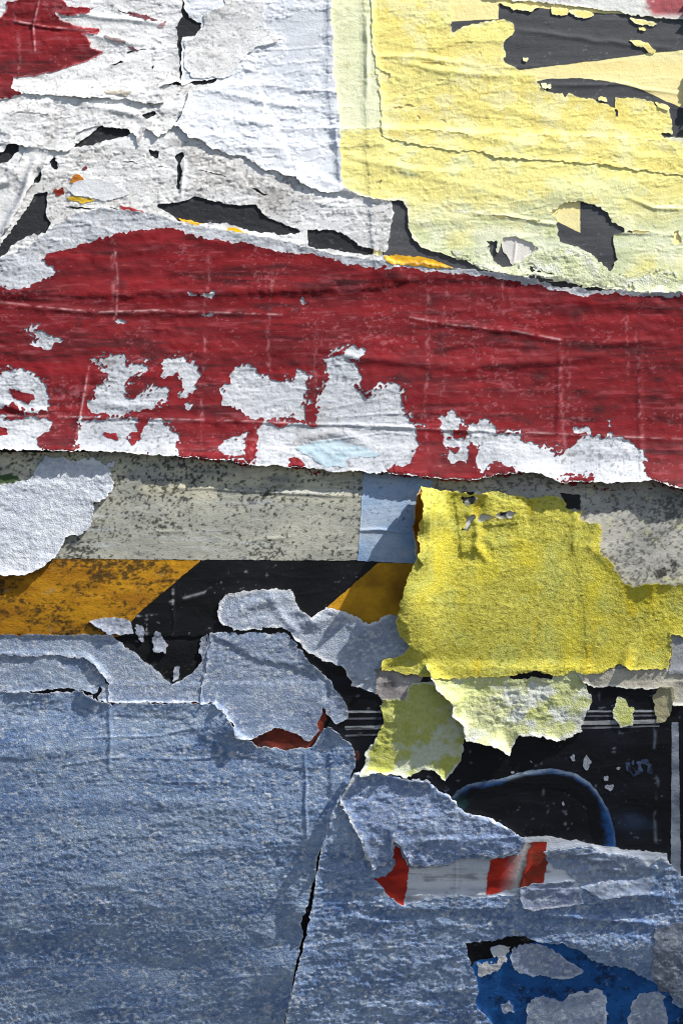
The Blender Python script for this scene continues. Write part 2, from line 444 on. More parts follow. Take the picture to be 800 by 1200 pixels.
def arc_col(X, Y, d):
    dd, T = seg_dist(X, Y, arc_o)
    n = N(X, Y, 20, 8, 3, 51); n2 = N(X, Y, 5, 4, 3, 52, .8)
    blk = lin(10, 12, 18); blue = lin(26, 70, 126)
    wd = 7 + 12 * sst(.68, .9, T)
    C = mix(blue, blk, np.clip(sst(.35, 1.05, dd / wd + .3 * n + .15 * n2), 0, 1))
    pale = np.exp(-((dd - 1.2) / (2.6 - 1.2 * sst(.5, .8, T))) ** 2) * (1 - .85 * sst(.6, .82, T)) * np.clip(.75 + .5 * n, 0, 1)
    C = mix(C, lin(158, 176, 192), pale)
    C = mix(C, lin(18, 62, 66), sst(.10, .0, T) * .6)
    return mix(C, blk, sst(.3, .9, N(X, Y, 14, 12, 4, 53, .7)) * .6)
sheet("blue_arc", arc_o + arc_i, arc_col, parent=kp, t=.25, ink=True, amp=.8, fine=.6, rough=0, drape=0, mat="gloss_print")
def swc(X, Y, d): return mix(lin(70, 88, 120), lin(18, 24, 40), np.clip(.45 + .7 * N(X, Y, 7, 7, 2, 57), 0, 1))
sheet("curled_mark", stroke([(735, 893), (736, 903), (742, 909), (749, 903), (748, 894), (755, 891), (761, 897), (760, 906)], 4, 5), swc, parent=kp, t=.25, ink=True, amp=.8, rough=0, drape=0, mat="gloss_print")
sheet("curled_mark", stroke([(741, 891), (741, 900), (745, 905)], 2, 2), swc, parent=kp, t=.25, ink=True, amp=.5, rough=0, drape=0, mat="gloss_print")
sheet("white_bar", [(786, 846), (794, 846), (797, 1034), (785, 1034)], lambda X, Y, d: mix(lin(150, 158, 172), lin(95, 104, 120), np.clip(.5 + .7 * N(X, Y, 30, 12, 3, 59), 0, 1)), parent=kp, t=.3, ink=True, amp=.3, fine=.4, rough=0, drape=0, mat="matte_print")
for (fx, fy, rx, ry) in ((687, 894, 4, 9), (671, 888, 2, 4), (709, 912, 3, 3), (714, 922, 5, 4), (620, 892, 3, 2), (723, 900, 1.6, 1.6), (659, 941, 1.3, 3), (600, 905, 2, 1.4)):
    an = np.linspace(0, 2 * math.pi, 9)[:-1]
    sheet("paper_fleck", [(fx + rx * math.cos(q) * (1 + .3 * math.sin(3 * q + fx)), fy + ry * math.sin(q)) for q in an], lin(150, 158, 170), parent=kp, t=.5, amp=.8, wl=5, rough=.2, drape=0)

# ---- striped poster: grey green band, blue band, black and yellow diagonals
hz = empty("striped_poster", 230, 700, "printed poster with grey green and blue bands over black and yellow diagonals", "poster")
def hblack(X, Y, d):
    n = N(X, Y, 40, 16, 4, 61); n2 = N(X, Y, 5, 4, 3, 63)
    C = mix(lin(9, 10, 13), lin(24, 25, 29), np.clip(.4 + n * .6, 0, 1))
    C = mix(C, lin(165, 168, 172), sst(.85, 1.2, n2 + .25 * n) * .7)
    for pts in ([(200, 705), (240, 694), (270, 676)], [(203, 680), (202, 742)], [(160, 721), (200, 722)]):
        dd, T = seg_dist(X, Y, pts)
        C = mix(C, lin(150, 154, 160), np.exp(-(dd / 1.3) ** 2) * sst(-.1, .5, N(X, Y, 6, 6, 2, 65)) * .8)
    return C
sheet("black_sheet", [(L_, 525), (R_, 525), (R_, 760), (640, 800), (440, 800), (300, 772), (250, 745), (L_, 745)], hblack, parent=hz, t=1.4, amp=.6, rough=.14, wrinkle=(.7, 160, 24), ridges=[([(202, 660), (203, 743)], .8, 2)], mat="gloss_print")
def speckle(X, Y, s, lo, hi): return sst(lo, hi, N(X, Y, 3.1, 2.5, 2, s, .8) + .55 * N(X, Y, 55, 30, 3, s + 3))
def gcol(X, Y, d):
    n = N(X, Y, 70, 22, 3, 67)
    C = mix(lin(180, 179, 166), lin(150, 151, 142), np.clip(.5 + .6 * n, 0, 1))
    C = mix(C, lin(206, 202, 176), sst(600, 562, Y) * np.clip(.5 + N(X, Y, 30, 12, 3, 68), 0, 1))
    C = mix(C, lin(44, 46, 44), np.maximum(speckle(X, Y, 69, .12, .62) * .88, sst(.3, .9, N(X, Y, 30, 6, 4, 70, .75)) * .4))
    C = mix(C, lin(196, 204, 214), sst(.4, .9, N(X, Y, 60, 4, 3, 71)) * .25)
    return C
sheet("grey_green_band", [(L_, 530), (429, 530), (425, 563), (419, 657), (240, 656), (L_, 650)], gcol, parent=hz, t=.5, ink=True, amp=.5, fine=.4, rough=.08, drape=1,
      ridges=[([(210, 571), (260, 573), (330, 577), (420, 583)], 1.6, 2.2), ([(300, 634), (345, 628)], .9, 2), ([(178, 624), (220, 622)], .8, 2)], mat="worn_print")
sheet("blue_band", [(429, 530), (510, 530), (505, 661), (419, 657), (425, 563)], lambda X, Y, d: mix(mix(lin(138, 166, 200), lin(176, 190, 208), np.clip(.4 + .8 * N(X, Y, 40, 30, 3, 73), 0, 1)), lin(66, 76, 90), speckle(X, Y, 75, .75, 1.1) * .7),
      parent=hz, t=.52, ink=True, amp=.5, fine=.4, rough=.08, drape=1, ridges=[([(418, 622), (445, 621), (470, 625)], 1.8, 1.8), ([(430, 562), (470, 566)], 1.5, 3)], mat="worn_print")
def ycol(X, Y, d):
    n = N(X, Y, 50, 18, 3, 77)
    C = mix(lin(190, 136, 24), lin(152, 100, 16), np.clip(.45 + .7 * n, 0, 1))
    C = mix(C, lin(58, 44, 20), sst(-.05, .65, N(X, Y, 6, 3.4, 4, 79, .8) + .8 * N(X, Y, 60, 26, 3, 81)) * .9)
    C = mix(C, lin(150, 140, 112), sst(.5, 1, N(X, Y, 26, 12, 3, 83)) * .4)
    return C
sheet("yellow_stripe", [(L_, 650), (236, 656.5), (162, 719), (140, 746), (L_, 746)], ycol, parent=hz, t=.5, ink=True, amp=.4, fine=.4, rough=.08, drape=1, mat="worn_print")
sheet("yellow_stripe", [(443, 659.5), (560, 662), (560, 760), (420, 745), (380, 714)], lambda X, Y, d: mix(lin(205, 150, 30), lin(150, 104, 22), np.clip(.4 + .7 * N(X, Y, 30, 20, 3, 85), 0, 1)), parent=hz, t=.5, ink=True, amp=.4, fine=.4, rough=.08, drape=1, mat="worn_print")
def gpcol(X, Y, d):
    C = mix(lin(186, 184, 176), lin(140, 140, 136), np.clip(.5 + .7 * N(X, Y, 40, 24, 4, 87), 0, 1))
    C = mix(C, lin(206, 206, 150), sst(.4, .9, N(X, Y, 22, 16, 3, 89)) * .35)
    C = mix(C, lin(50, 50, 48), speckle(X, Y, 90, .15, .7) * .7)
    C = mix(C, lin(30, 30, 30), sst(.15, .8, N(X, Y, 8, 7, 4, 91, .8) - 1.0 + 1.5 * np.exp(-((Y - 672) / 20) ** 2) * np.clip(.5 + N(X, Y, 40, 40, 2, 92), 0, 1)) * .9)
    return C
sheet("grey_paper", [(506, 546), (R_, 546), (R_, 800), (690, 800), (682, 700), (664, 612), (506, 604)], gpcol, parent=hz, t=1.0, amp=1.2, rough=.2, drape=3, wrinkle=(1.2, 60, 30), mat="worn_print")
sheet("black_tab", [(656, 578), (679, 580), (679, 596), (664, 597)], lin(16, 17, 20), parent=hz, t=.4, amp=.5, rough=.1, mat="gloss_print")

# ---- dim brown red layer that shows under the blue paper
sheet("brown_red_layer", [(120, 800), (420, 800), (420, 890), (340, 900), (262, 880), (210, 840), (120, 838)],
      lambda X, Y, d: mix(lin(128, 52, 36), lin(72, 34, 28), np.clip(.5 + .7 * N(X, Y, 16, 8, 3, 93), 0, 1)),
      "rust red poster layer glimpsed in the slits between blue grey sheets", "poster", t=.8, amp=1.5, rough=.2, drape=1, mat="worn_print",
      holes=[[(376, 800), (424, 800), (424, 880), (384, 882), (379, 850), (384, 830)]])

# ---- blue poster at the bottom and scraps on it
def bcol(X, Y, d):
    n = N(X, Y, 30, 22, 4, 95)
    C = mix(lin(32, 104, 176), lin(18, 72, 136), np.clip(.5 + .6 * n, 0, 1))
    C = mix(C, lin(10, 26, 54), sst(.1, .7, N(X, Y, 9, 7, 4, 97, .75) + .3 * n) * .7)
    return mix(C, lin(150, 180, 210), sst(.7, 1.1, N(X, Y, 5, 4, 3, 98, .8) + .3 * n) * .5)
sheet("blue_poster", [(556, 1128), (590, 1118), (640, 1098), (R_, 1098), (R_, B_), (540, B_), (548, 1160)], bcol,
      "saturated blue poster left bare under the blue grey sheet", "poster", t=1.0, amp=1.5, rough=.2, wrinkle=(.5, 80, 30), mat="matte_print")
bb = blueback((176, 190, 214), 101, (140, 158, 194), (222, 228, 236))
for lab, pl in (("white scrap curled over the edge of the black gap above blue poster", [(559, 1128), (581, 1126), (575, 1115), (584, 1107), (598, 1108), (594, 1128), (581, 1139), (560, 1146)]),
                ("pointed blue grey scrap lying along the top of the bare blue poster", [(594, 1108), (631, 1104), (645, 1110), (665, 1126), (684, 1138), (672, 1145), (641, 1146), (621, 1143), (602, 1132)]),
                ("wide blue grey scrap with a notched top on the blue poster", [(617, 1173), (631, 1165), (645, 1165), (655, 1173), (665, 1167), (682, 1164), (699, 1161), (710, 1169), (704, 1260), (615, 1260)]),
                ("tall blue grey scrap standing at the torn right edge of blue poster", [(738, 1180), (749, 1165), (766, 1158), (781, 1165), (778, 1260), (736, 1260)]),
                ("tiny pale flake alone on the blue poster", [(586, 1178), (596, 1171), (604, 1180), (602, 1188), (590, 1187)])):
    sheet("paper_scrap", pl, bb if "white" not in lab else white_col((225, 226, 228), .2, 5), lab, "paper scrap", "scraps on the blue poster", t=.9, amp=3.0, wl=14, rough=.5, crumb=2.5, lift=[(0, 1, 1.5, 6)], rim=(lin(206, 214, 228), 1.1))

# ---- smooth grey strip with red blocks seen through a tear
rs = empty("striped_label", 560, 1028, "smooth grey printed strip with red blocks showing through a tear in blue paper", "poster")
sheet("grey_strip", [(434, 982), (640, 980), (700, 990), (780, 1000), (790, 1060), (700, 1064), (434, 1066)],
      lambda X, Y, d: mix(mix(lin(226, 230, 236), lin(196, 203, 214), np.clip(.5 + .8 * N(X, Y, 50, 9, 3, 103), 0, 1)), lin(120, 124, 134), sst(.2, .9, N(X, Y, 60, 4, 3, 105) + .4 * N(X, Y, 10, 6, 3, 106)) * .65),
      parent=rs, t=1.2, amp=1, rough=.12, wrinkle=(.8, 140, 12), ridges=[([(476, 1049), (535, 1048), (572, 1050)], 1.6, 2), ([(535, 1000), (533, 1055)], 1.2, 1.6), ([(600, 1046), (650, 1034), (720, 1024)], 1.8, 3), ([(620, 1000), (606, 1060)], 1.6, 4)], mat="matte_print")
def redc(X, Y, d):
    C = mix(lin(206, 52, 34), lin(160, 36, 26), np.clip(.5 + .8 * N(X, Y, 24, 8, 3, 107), 0, 1))
    return C
def redc2(X, Y, d):
    C = redc(X, Y, d)
    u = X + .25 * (Y - 1025) + 2 * N(X, Y, 9, 7, 3, 108)
    C = mix(C, lin(196, 190, 188), np.clip((u - 586) / 20, 0, 1) ** 1.5 * sst(612.5, 611, u))
    C = mix(C, lin(120, 60, 40), sst(612, 616, u) * np.clip(.45 + .6 * N(X, Y, 20, 8, 3, 110), 0, .8))
    return mix(C, lin(70, 40, 34), np.exp(-((u - 612) / 2.2) ** 2) * .6)
sheet("red_block", [(473, 978), (480, 1018), (472, 1062), (436, 1062), (430, 978)], redc, parent=rs, t=.3, ink=True, amp=.5, rough=0, drape=1, mat="matte_print")
sheet("red_block", [(575, 990), (640, 985), (641, 1006), (636, 1034), (606, 1040), (569, 1049)], redc2, parent=rs, t=.3, ink=True, amp=.5, rough=0, drape=1, mat="matte_print")

# ---- blue grey lower right sheet
tear = [(438, 1029), (452, 1026), (464, 1012), (460, 1000), (463, 990), (469, 992), (472, 1004), (481, 1016), (505, 1016), (530, 1011), (545, 1004), (575, 1006), (606, 1001), (616, 984), (628, 990), (640, 1003), (662, 1001), (684, 1004), (700, 1012), (716, 1017), (742, 1020), (752, 1028), (730, 1032), (706, 1031), (688, 1037), (672, 1040), (640, 1040), (610, 1042), (604, 1050), (570, 1051), (535, 1051), (500, 1054), (478, 1059), (470, 1061), (455, 1050), (447, 1037)]
bhole = [(545, 1105), (560, 1103), (575, 1102), (590, 1099), (615, 1098), (624, 1103), (640, 1106), (658, 1105), (678, 1113), (692, 1124), (709, 1131), (730, 1133), (750, 1142), (765, 1150), (782, 1160), (788, 1175), (805, 1186), (812, 1300), (590, 1300), (576, 1200), (563, 1186), (556, 1176), (560, 1160), (557, 1142), (549, 1125)]
sheet("blue_grey_sheet", [(386, 958), (400, 925), (416, 906), (432, 902), (456, 907), (479, 914), (499, 914), (520, 927), (530, 936), (544, 951), (574, 959), (597, 971), (614, 983), (628, 999), (651, 995), (692, 991), (702, 998), (719, 1000), (746, 1004), (759, 1014), (770, 1005), (784, 1012), (800, 1028), (R_, 1060), (R_, B_), (300, B_), (336, 1200), (349, 1135), (364, 1070), (374, 1010)],
      blueback((166, 190, 224), 111, (112, 144, 198), (224, 232, 244)), "large blue grey sheet with a torn window, right of the long slanting crack", "poster",
      t=2.4, amp=2.0, wl=18, holes=[tear, bhole], hamp=1.5, rough=.66, rwl=3.4, mid=.5, wrinkle=(2.6, 150, 30), flake=.9,
      lift=[(0, -1, 3.5, 10), (-1, 0, 3, 14), (0, 1, 3, 9)], rim=(lin(206, 214, 228), 1.1), mat="coarse_pulp",
      ridges=[([(700, 1054), (740, 1050), (782, 1049)], 2.6, 4), ([(636, 1070), (690, 1076), (780, 1084)], 3, 4), ([(400, 945), (420, 975), (432, 1012)], 3.2, 7), ([(420, 1060), (480, 1064), (540, 1066), (600, 1064)], 2.5, 5),
              ([(365, 1085), (450, 1078), (560, 1086)], 2.0, 8), ([(500, 1130), (550, 1110)], 2, 6)],
      bumps=[(480, 965, 60, 34, 5), (570, 985, 40, 22, 3), (720, 1110, 60, 20, 4)])
sheet("blue_grey_scrap", [(398, 938), (406, 922), (416, 908), (432, 902), (456, 907), (479, 914), (499, 914), (520, 927), (530, 936), (544, 951), (574, 959), (597, 971), (612, 984), (604, 996), (580, 1004), (560, 1000), (540, 1004), (526, 1012), (505, 1015), (482, 1014), (474, 1002), (468, 990), (460, 984), (462, 1000), (452, 1012), (438, 1018), (430, 1000), (420, 978), (408, 958)],
      blueback((170, 190, 226), 217, (126, 152, 202), (222, 230, 242)), "rounded pale lavender grey scrap above the striped label, below the mossy scrap", "paper scrap", t=.9, amp=2.2, wl=12, rough=.5, rwl=3, lift=[(0, 1, 2.2, 8), (-1, .3, 1.4, 9), (.3, -1, 3, 8)], drape=2, mat="coarse_pulp", rim=(lin(226, 230, 238), 1.6), flake=.6)
sheet("wrinkled_scrap", [(640, 1004), (654, 996), (692, 992), (703, 998), (722, 1001), (746, 1005), (756, 1016), (766, 1034), (760, 1046), (738, 1049), (706, 1053), (690, 1046), (676, 1034), (664, 1022), (648, 1018)],
      blueback((170, 186, 212), 221, (136, 154, 188), (214, 222, 234)), "smooth wrinkled grey scrap right of the red blocks, below the black poster", "paper scrap", t=.8, amp=2.6, wl=12, rough=.22, rwl=4, lift=[(0, 1, 1, 5)], drape=2, mat="torn_pulp", wrinkle=(3, 120, 14),
      ridges=[([(650, 1026), (700, 1018), (745, 1022)], 2.2, 3), ([(660, 1010), (720, 1008)], 1.6, 2.5)])
sheet("paper_scrap", [(610, 1040), (625, 1035), (672, 1032), (680, 1045), (682, 1058), (655, 1062), (625, 1066), (612, 1063), (608, 1052)], blueback((170, 182, 208), 113, (136, 150, 188), (214, 220, 234)),
      "small oblong blue grey scrap just below the red blocks", "paper scrap", t=1.6, amp=1.3, rough=.4, lift=[(0, 0, 1.5, 5)], rim=(lin(206, 214, 228), 1.1))
sheet("grey_scrap", [(768, 1088), (800, 1080), (R_, 1070), (R_, 1150), (806, 1188), (790, 1168), (772, 1160), (762, 1138)], blueback((140, 150, 168), 115, (112, 122, 142), (176, 184, 196)),
      "dull grey patch beside the right end of the blue poster", "paper scrap", t=1.2, amp=2, rough=.4, mat="torn_pulp")

# ---- blue grey sheets on the left
sheet("blue_grey_strip", [(L_, 758), (98, 766), (118, 780), (130, 803), (129, 822), (118, 821), (118, 808), (109, 811), (95, 808), (80, 806), (60, 808), (40, 810), (L_, 812)], blueback((172, 188, 210), 117, (134, 154, 188), (218, 222, 230)),
      "narrow blue grey strip tucked below the black and yellow stripes with ragged dark lower edge", "paper strip", t=1.1, amp=3.0, wl=20, rough=.45, drape=2, wrinkle=(.8, 80, 14), lift=[(0, 1, 2, 9)], rim=(lin(206, 214, 228), 1.1), mat="coarse_pulp")
sheet("blue_grey_sheet", [(L_, 808), (50, 811), (95, 811), (118, 823), (152, 824), (250, 824), (259, 828), (267, 840), (276, 857), (290, 866), (301, 874), (331, 877), (358, 877), (366, 872), (375, 856), (384, 850), (399, 862), (412, 873), (417, 890), (414, 905), (400, 930), (386, 960), (380, 985), (371, 1005), (368, 1030), (361, 1060), (352, 1082), (356, 1092), (345.5, 1135), (337, 1185), (331, 1215), (280, B_), (L_, B_)],
      blueback((168, 190, 220), 119, (116, 147, 196), (220, 228, 240)), "huge blue grey sheet filling the corner left of the long slanting crack", "poster",
      t=3.0, amp=1.3, wl=12, rough=.46, rwl=2.7, flake=.35, drape=2, wrinkle=(1.6, 210, 26), lift=[(1, .1, 9, 34), (0, -1, 3, 14)], rim=(lin(206, 214, 228), 1.1), mat="coarse_pulp",
      ridges=[([(128, 826), (130, 900)], 1.4, 2.5), ([(358, 880), (359, 985)], 1.3, 1.6), ([(0, 945), (120, 935), (360, 950)], 1.8, 9), ([(0, 1058), (180, 1062), (350, 1052)], .8, 9), ([(20, 880), (180, 868), (320, 885)], 1.6, 8)],
      bumps=[(120, 1160, 150, 60, -4), (60, 870, 90, 30, 3)])
vcut = [(-60, 700), (132, 700)]
sheet("blue_grey_sheet", [(L_, 744), (132, 744), (145, 757), (158, 765), (169, 775), (186, 789), (202, 802), (213, 798), (224, 789), (236, 776), (242, 760), (243, 745), (248, 745), (236, 823), (128, 823), (128, 801), (116, 784), (98, 770), (80, 769), (L_, 764)],
      blueback((176, 192, 214), 121, (138, 156, 190), (222, 226, 232)), "blue grey sheet with a V shaped notch below the yellow stripe", "paper sheet", t=1.2, amp=1.6, wl=12, rough=.42, drape=2, rwl=5, clip=[(L_, 743), (400, 743), (400, 823.5), (L_, 823.5)],
      lift=[(-.3, 1, 1.4, 9)], rim=(lin(206, 214, 228), 1.1), mat="coarse_pulp", ridges=[([(100, 770), (118, 786), (128, 803)], 2.5, 4)])
sheet("blue_grey_scrap", [(245, 741), (335, 741), (341, 749), (355, 764), (365, 778), (378, 790), (389, 799), (390, 806), (399, 815), (408, 830), (408, 842), (394, 849), (386, 840), (379, 829), (376, 838), (372, 849), (375, 856), (362, 869), (354, 866), (348, 859), (335, 855), (321, 853), (310, 858), (298, 866), (284, 866), (276, 864), (274, 849), (264, 838), (260, 832), (250, 824), (234, 823), (240, 785), (244, 757)],
      blueback((174, 190, 214), 123, (134, 154, 190), (220, 226, 234)), "square cut blue grey scrap with straight top edge and jagged lower edge over rust red", "paper scrap", t=1.6, amp=1.8, wl=10, rough=.45, drape=2, rwl=5, clip=[(239, 740.5), (420, 740.5), (420, 880), (232, 880)],
      lift=[(0, 1, 2, 10), (1, -.4, 1.5, 8)], rim=(lin(206, 214, 228), 1.1), mat="coarse_pulp", wrinkle=(.8, 80, 20))
sheet("torn_paper_flap", [(255, 719), (259, 706), (265, 697), (280, 694), (294, 692), (311, 690), (330, 691), (341, 690), (345, 700), (348, 712), (365, 725), (375, 717), (382, 712), (399, 715), (419, 725), (432, 731), (443, 729), (453, 720), (470, 716), (482, 747), (476, 765), (446, 781), (443, 795), (442, 815), (429, 807), (412, 803), (408, 790), (402, 781), (379, 774), (365, 766), (348, 751), (338, 741), (328, 736), (298, 738), (274, 738), (257, 728)],
      blueback((196, 206, 222), 125, (164, 178, 204), (228, 232, 238)), "crumpled pale blue white scrap between the black stripe and the yellow flap", "paper scrap", t=2.2, amp=2.0, wl=11, rough=.7, rwl=8, drape=3,
      lift=[(0, -1, 3, 10), (-.3, 1, 1.6, 8)], ridges=[([(270, 724), (300, 706), (335, 700)], 5, 7), ([(350, 735), (375, 728), (392, 718)], 5, 7), ([(400, 765), (425, 740), (440, 733)], 4, 8), ([(310, 690), (330, 720), (352, 745)], 3, 5)], rim=(lin(232, 234, 238), 2.4), mat="coarse_pulp")
for lab, pl in (("ragged pale scrap bridging the bottom of the yellow stripe and black notch", [(103, 728), (115, 726), (130, 723), (145, 724), (153, 728), (157, 742), (148, 744), (128, 743), (118, 736)]),
                ("narrow hanging pale shred inside the black notch", [(159, 731), (168, 732), (171, 740), (168, 753), (162, 750), (159, 741)]),
                ("small square pale shred in the middle of the black notch", [(178, 746), (184, 738), (189, 744), (199, 757), (194, 765), (179, 761)]),
                ("thin upright pale shred near the point of the black notch", [(205, 782), (211, 779), (208, 797), (203, 798)]),
                ("pale shred along the right side of the black notch", [(236, 748), (243, 744), (242, 762), (238, 772), (234, 764)])):
    sheet("paper_shred", pl, blueback((190, 198, 212), 127, (150, 160, 184), (224, 228, 234)), lab, "paper shred", "shreds around the black notch", t=1.2, amp=1.4, wl=8, rough=.4, lift=[(0, 1, 2, 5)])

# ---- yellow flap and the torn yellow green pieces below it
sheet("grey_scrap", [(440, 784), (470, 780), (500, 790), (486, 806), (474, 820), (452, 822), (440, 812)], lambda X, Y, d: mix(lin(178, 172, 170), lin(120, 114, 116), np.clip(.4 + .8 * N(X, Y, 18, 14, 4, 131), 0, 1)),
      "small brownish grey scrap under the lower left corner of yellow flap", "paper scrap", t=1.2, amp=1.6, rough=.3)
gy = yellow_col((214, 220, 150), (196, 200, 96), 133, (222, 228, 212))
sheet("yellow_green_scrap", [(447, 819), (460, 818), (471, 818), (476, 808), (481, 800), (511, 800), (535, 820), (546, 845), (542, 872), (540, 890), (530, 904), (521, 916), (512, 906), (498, 900), (486, 906), (474, 911), (458, 906), (444, 905), (422, 908), (428, 896), (430, 888), (425, 884), (433, 876), (437, 866), (444, 856), (447, 842), (444, 830)],
      yellow_col((206, 208, 132), (184, 188, 84), 135, (216, 222, 204)), "mossy yellow green scrap hanging below the grey patch, over the black lines", "paper scrap", t=2.0, amp=2.2, wl=12, rough=.9, rwl=5, mid=.8, lift=[(-.4, 1, 4, 10)], rim=(lin(226, 230, 214), 2.5), mat="coarse_pulp")
sheet("yellow_green_scrap", [(500, 780), (690, 780), (684, 796), (690, 815), (689, 828), (681, 838), (679, 858), (665, 864), (651, 869), (636, 864), (621, 861), (606, 862), (601, 872), (596, 885), (586, 880), (574, 873), (560, 871), (545, 867), (543, 850), (534, 843), (529, 838), (530, 824), (519, 816), (510, 806)],
      yellow_col((220, 224, 176), (204, 210, 136), 137, (224, 228, 226)), "wide pale yellow green scrap with ragged lower edge below the yellow flap", "paper scrap", t=2.6, amp=2.4, wl=12, rough=.85, rwl=5, mid=.8, lift=[(-1, .3, 14, 14), (0, 1, 5, 10)], rim=(lin(230, 233, 222), 2.8), mat="coarse_pulp", drape=3, holes=[[(594, 793), (604, 788), (625, 785), (646, 790), (646, 796), (625, 794), (600, 796)]])
sheet("yellow_green_scrap", [(716, 838), (719, 826), (723, 817), (732, 820), (736, 828), (741, 830), (740, 850), (726, 852), (721, 844)], gy, "tiny isolated yellow green scrap on the white lines of black poster", "paper scrap", t=1.6, amp=1.4, wl=8, rough=.5, rim=(lin(226, 230, 216), 1.5), mat="coarse_pulp")
sheet("pale_strip", [(676, 788), (712, 783), (760, 784), (R_, 782), (R_, 802), (806, 806), (800, 826), (788, 826), (783, 806), (760, 807), (735, 806), (712, 803), (695, 806), (682, 800)], lambda X, Y, d: mix(lin(206, 202, 184), lin(170, 164, 154), np.clip(.4 + .7 * N(X, Y, 30, 12, 4, 139), 0, 1)),
      "narrow dirty cream strip along the lower edge of the yellow flap, above black poster", "paper strip", t=1.6, amp=2, rough=.6, lift=[(0, 1, 3, 6)], rim=(lin(226, 226, 216), 1.6))
sheet("yellow_shred", [(764, 815), (772, 806), (786, 806), (790, 820), (784, 838), (776, 848), (768, 846)], yellow_col((176, 172, 140), (140, 130, 100), 141), "dull olive shred over the top of white vertical bar", "paper shred", t=1.2, amp=1.4, rough=.4)
sheet("grey_scrap", [(783, 742), (800, 746), (R_, 742), (R_, 790), (780, 790), (788, 768)], lambda X, Y, d: mix(lin(170, 172, 176), lin(128, 132, 140), np.clip(.5 + .7 * N(X, Y, 18, 14, 3, 143), 0, 1)), "small grey scrap at the right corner of yellow flap", "paper scrap", t=1.0, amp=1.4, rough=.4)
sheet('white_scrap', [(532, 576), (560, 576), (612, 592), (606, 614), (560, 616), (560, 650), (540, 648), (534, 600)], lambda X, Y, d: mix(lin(196, 198, 200), lin(40, 42, 46), sst(.1, .5, N(X, Y, 14, 14, 3, 219) + sst(562, 552, X) * .5)), 'white and black speckled paper seen through small holes in yellow flap', 'paper scrap', t=3, amp=1, rough=.2)
fl = empty("yellow_flap", 630, 780, "thick fuzzy yellow paper flap lifting off at its left edge", "paper flap")
fpoly = [(494, 571), (510, 573), (530, 577), (550, 578), (564, 579), (581, 575), (597, 580), (621, 584), (645, 580), (658, 584), (665, 592), (678, 600), (675, 611), (688, 612), (699, 612), (704, 624), (703, 634), (702, 646), (716, 661), (729, 682), (739, 688), (752, 686), (766, 684), (R_, 680), (R_, 744), (800, 747), (784, 742), (786, 760), (781, 784), (759, 786), (736, 785), (726, 777), (712, 784), (689, 790), (672, 787), (645, 791), (628, 785), (597, 791), (582, 793), (535, 793), (508, 794), (488, 791), (467, 787), (447, 785), (447, 774), (460, 770), (473, 767), (479, 755), (468, 745), (464, 729), (467, 712), (471, 690), (476, 672), (483, 661), (490, 646), (489, 628), (489, 614), (496, 592)]
ynoise = yellow_col((208, 201, 92), (188, 181, 74), 145, (190, 191, 98))
def flapc(X, Y, d):
    C = ynoise(X, Y, d)
    for vx in (560, 624, 688, 735, 760):
        C = mix(C, lin(222, 190, 30), np.exp(-((X - vx - 4 * N(X, Y, 60, 60, 2, 147)) / 5) ** 2) * sst(-.2, .6, N(X, Y, 14, 40, 2, 149)) * .55)
    g2 = N(X, Y, 3.4, 2.6, 3, 155, .85)
    C = mix(C, lin(98, 92, 34), sst(.15, .85, g2) * .7); C = mix(C, lin(232, 226, 140), sst(.25, .95, -g2) * .5)
    C = mix(C, lin(222, 206, 60), sst(.2, .9, N(X, Y, 50, 70, 3, 157)) * .5)
    C = mix(C, lin(176, 178, 84), sst(.35, .9, N(X, Y, 30, 12, 3, 151)) * sst(650, 590, Y) * .7)
    return C
sheet("curled_edge", [(486, 586), (492, 572), (503, 574), (503, 640), (494, 662), (486, 650), (483, 625)], lambda X, Y, d: mix(lin(200, 128, 26), lin(150, 84, 16), np.clip(.4 + .8 * N(X, Y, 12, 20, 3, 153), 0, 1)),
      parent=fl, t=3, amp=.8, rough=.2, lift=[(0, 0, 10, 12)], drape=4, rim=(lin(226, 220, 200), 1.6))
sheet("fuzzy_sheet", fpoly, flapc, parent=fl, t=1.6, amp=2.0, wl=12, fine=1.6, rough=.45, rwl=2.8, drape=6, flake=.2, wrinkle=(1.5, 90, 40),
      holes=[[(541, 584), (552, 580), (562, 584), (552, 590), (545, 594)], [(538, 622), (548, 606), (556, 603), (554, 612), (546, 624)], [(562, 604), (580, 604), (598, 597), (606, 602), (592, 609), (572, 608), (560, 612)]], hamp=3.2,
      lift=[(-1, -.1, 14, 22), (0, -1, 4, 9), (0, 1, 1.2, 8), (1, -1, 2, 6)], bumps=[(488, 600, 27, 22, 38), (480, 646, 30, 34, 28), (470, 706, 36, 44, 24)],
      ridges=[([(560, 625), (580, 640), (610, 634), (612, 618)], 3, 5), ([(548, 600), (560, 616), (556, 640), (570, 655)], 3, 4), ([(675, 600), (672, 640), (670, 655)], 1.0, 4), ([(700, 612), (690, 640), (716, 668)], 2, 5)], mat="coarse_pulp", rim=(lin(222, 210, 104), 1.6))
LF = .28

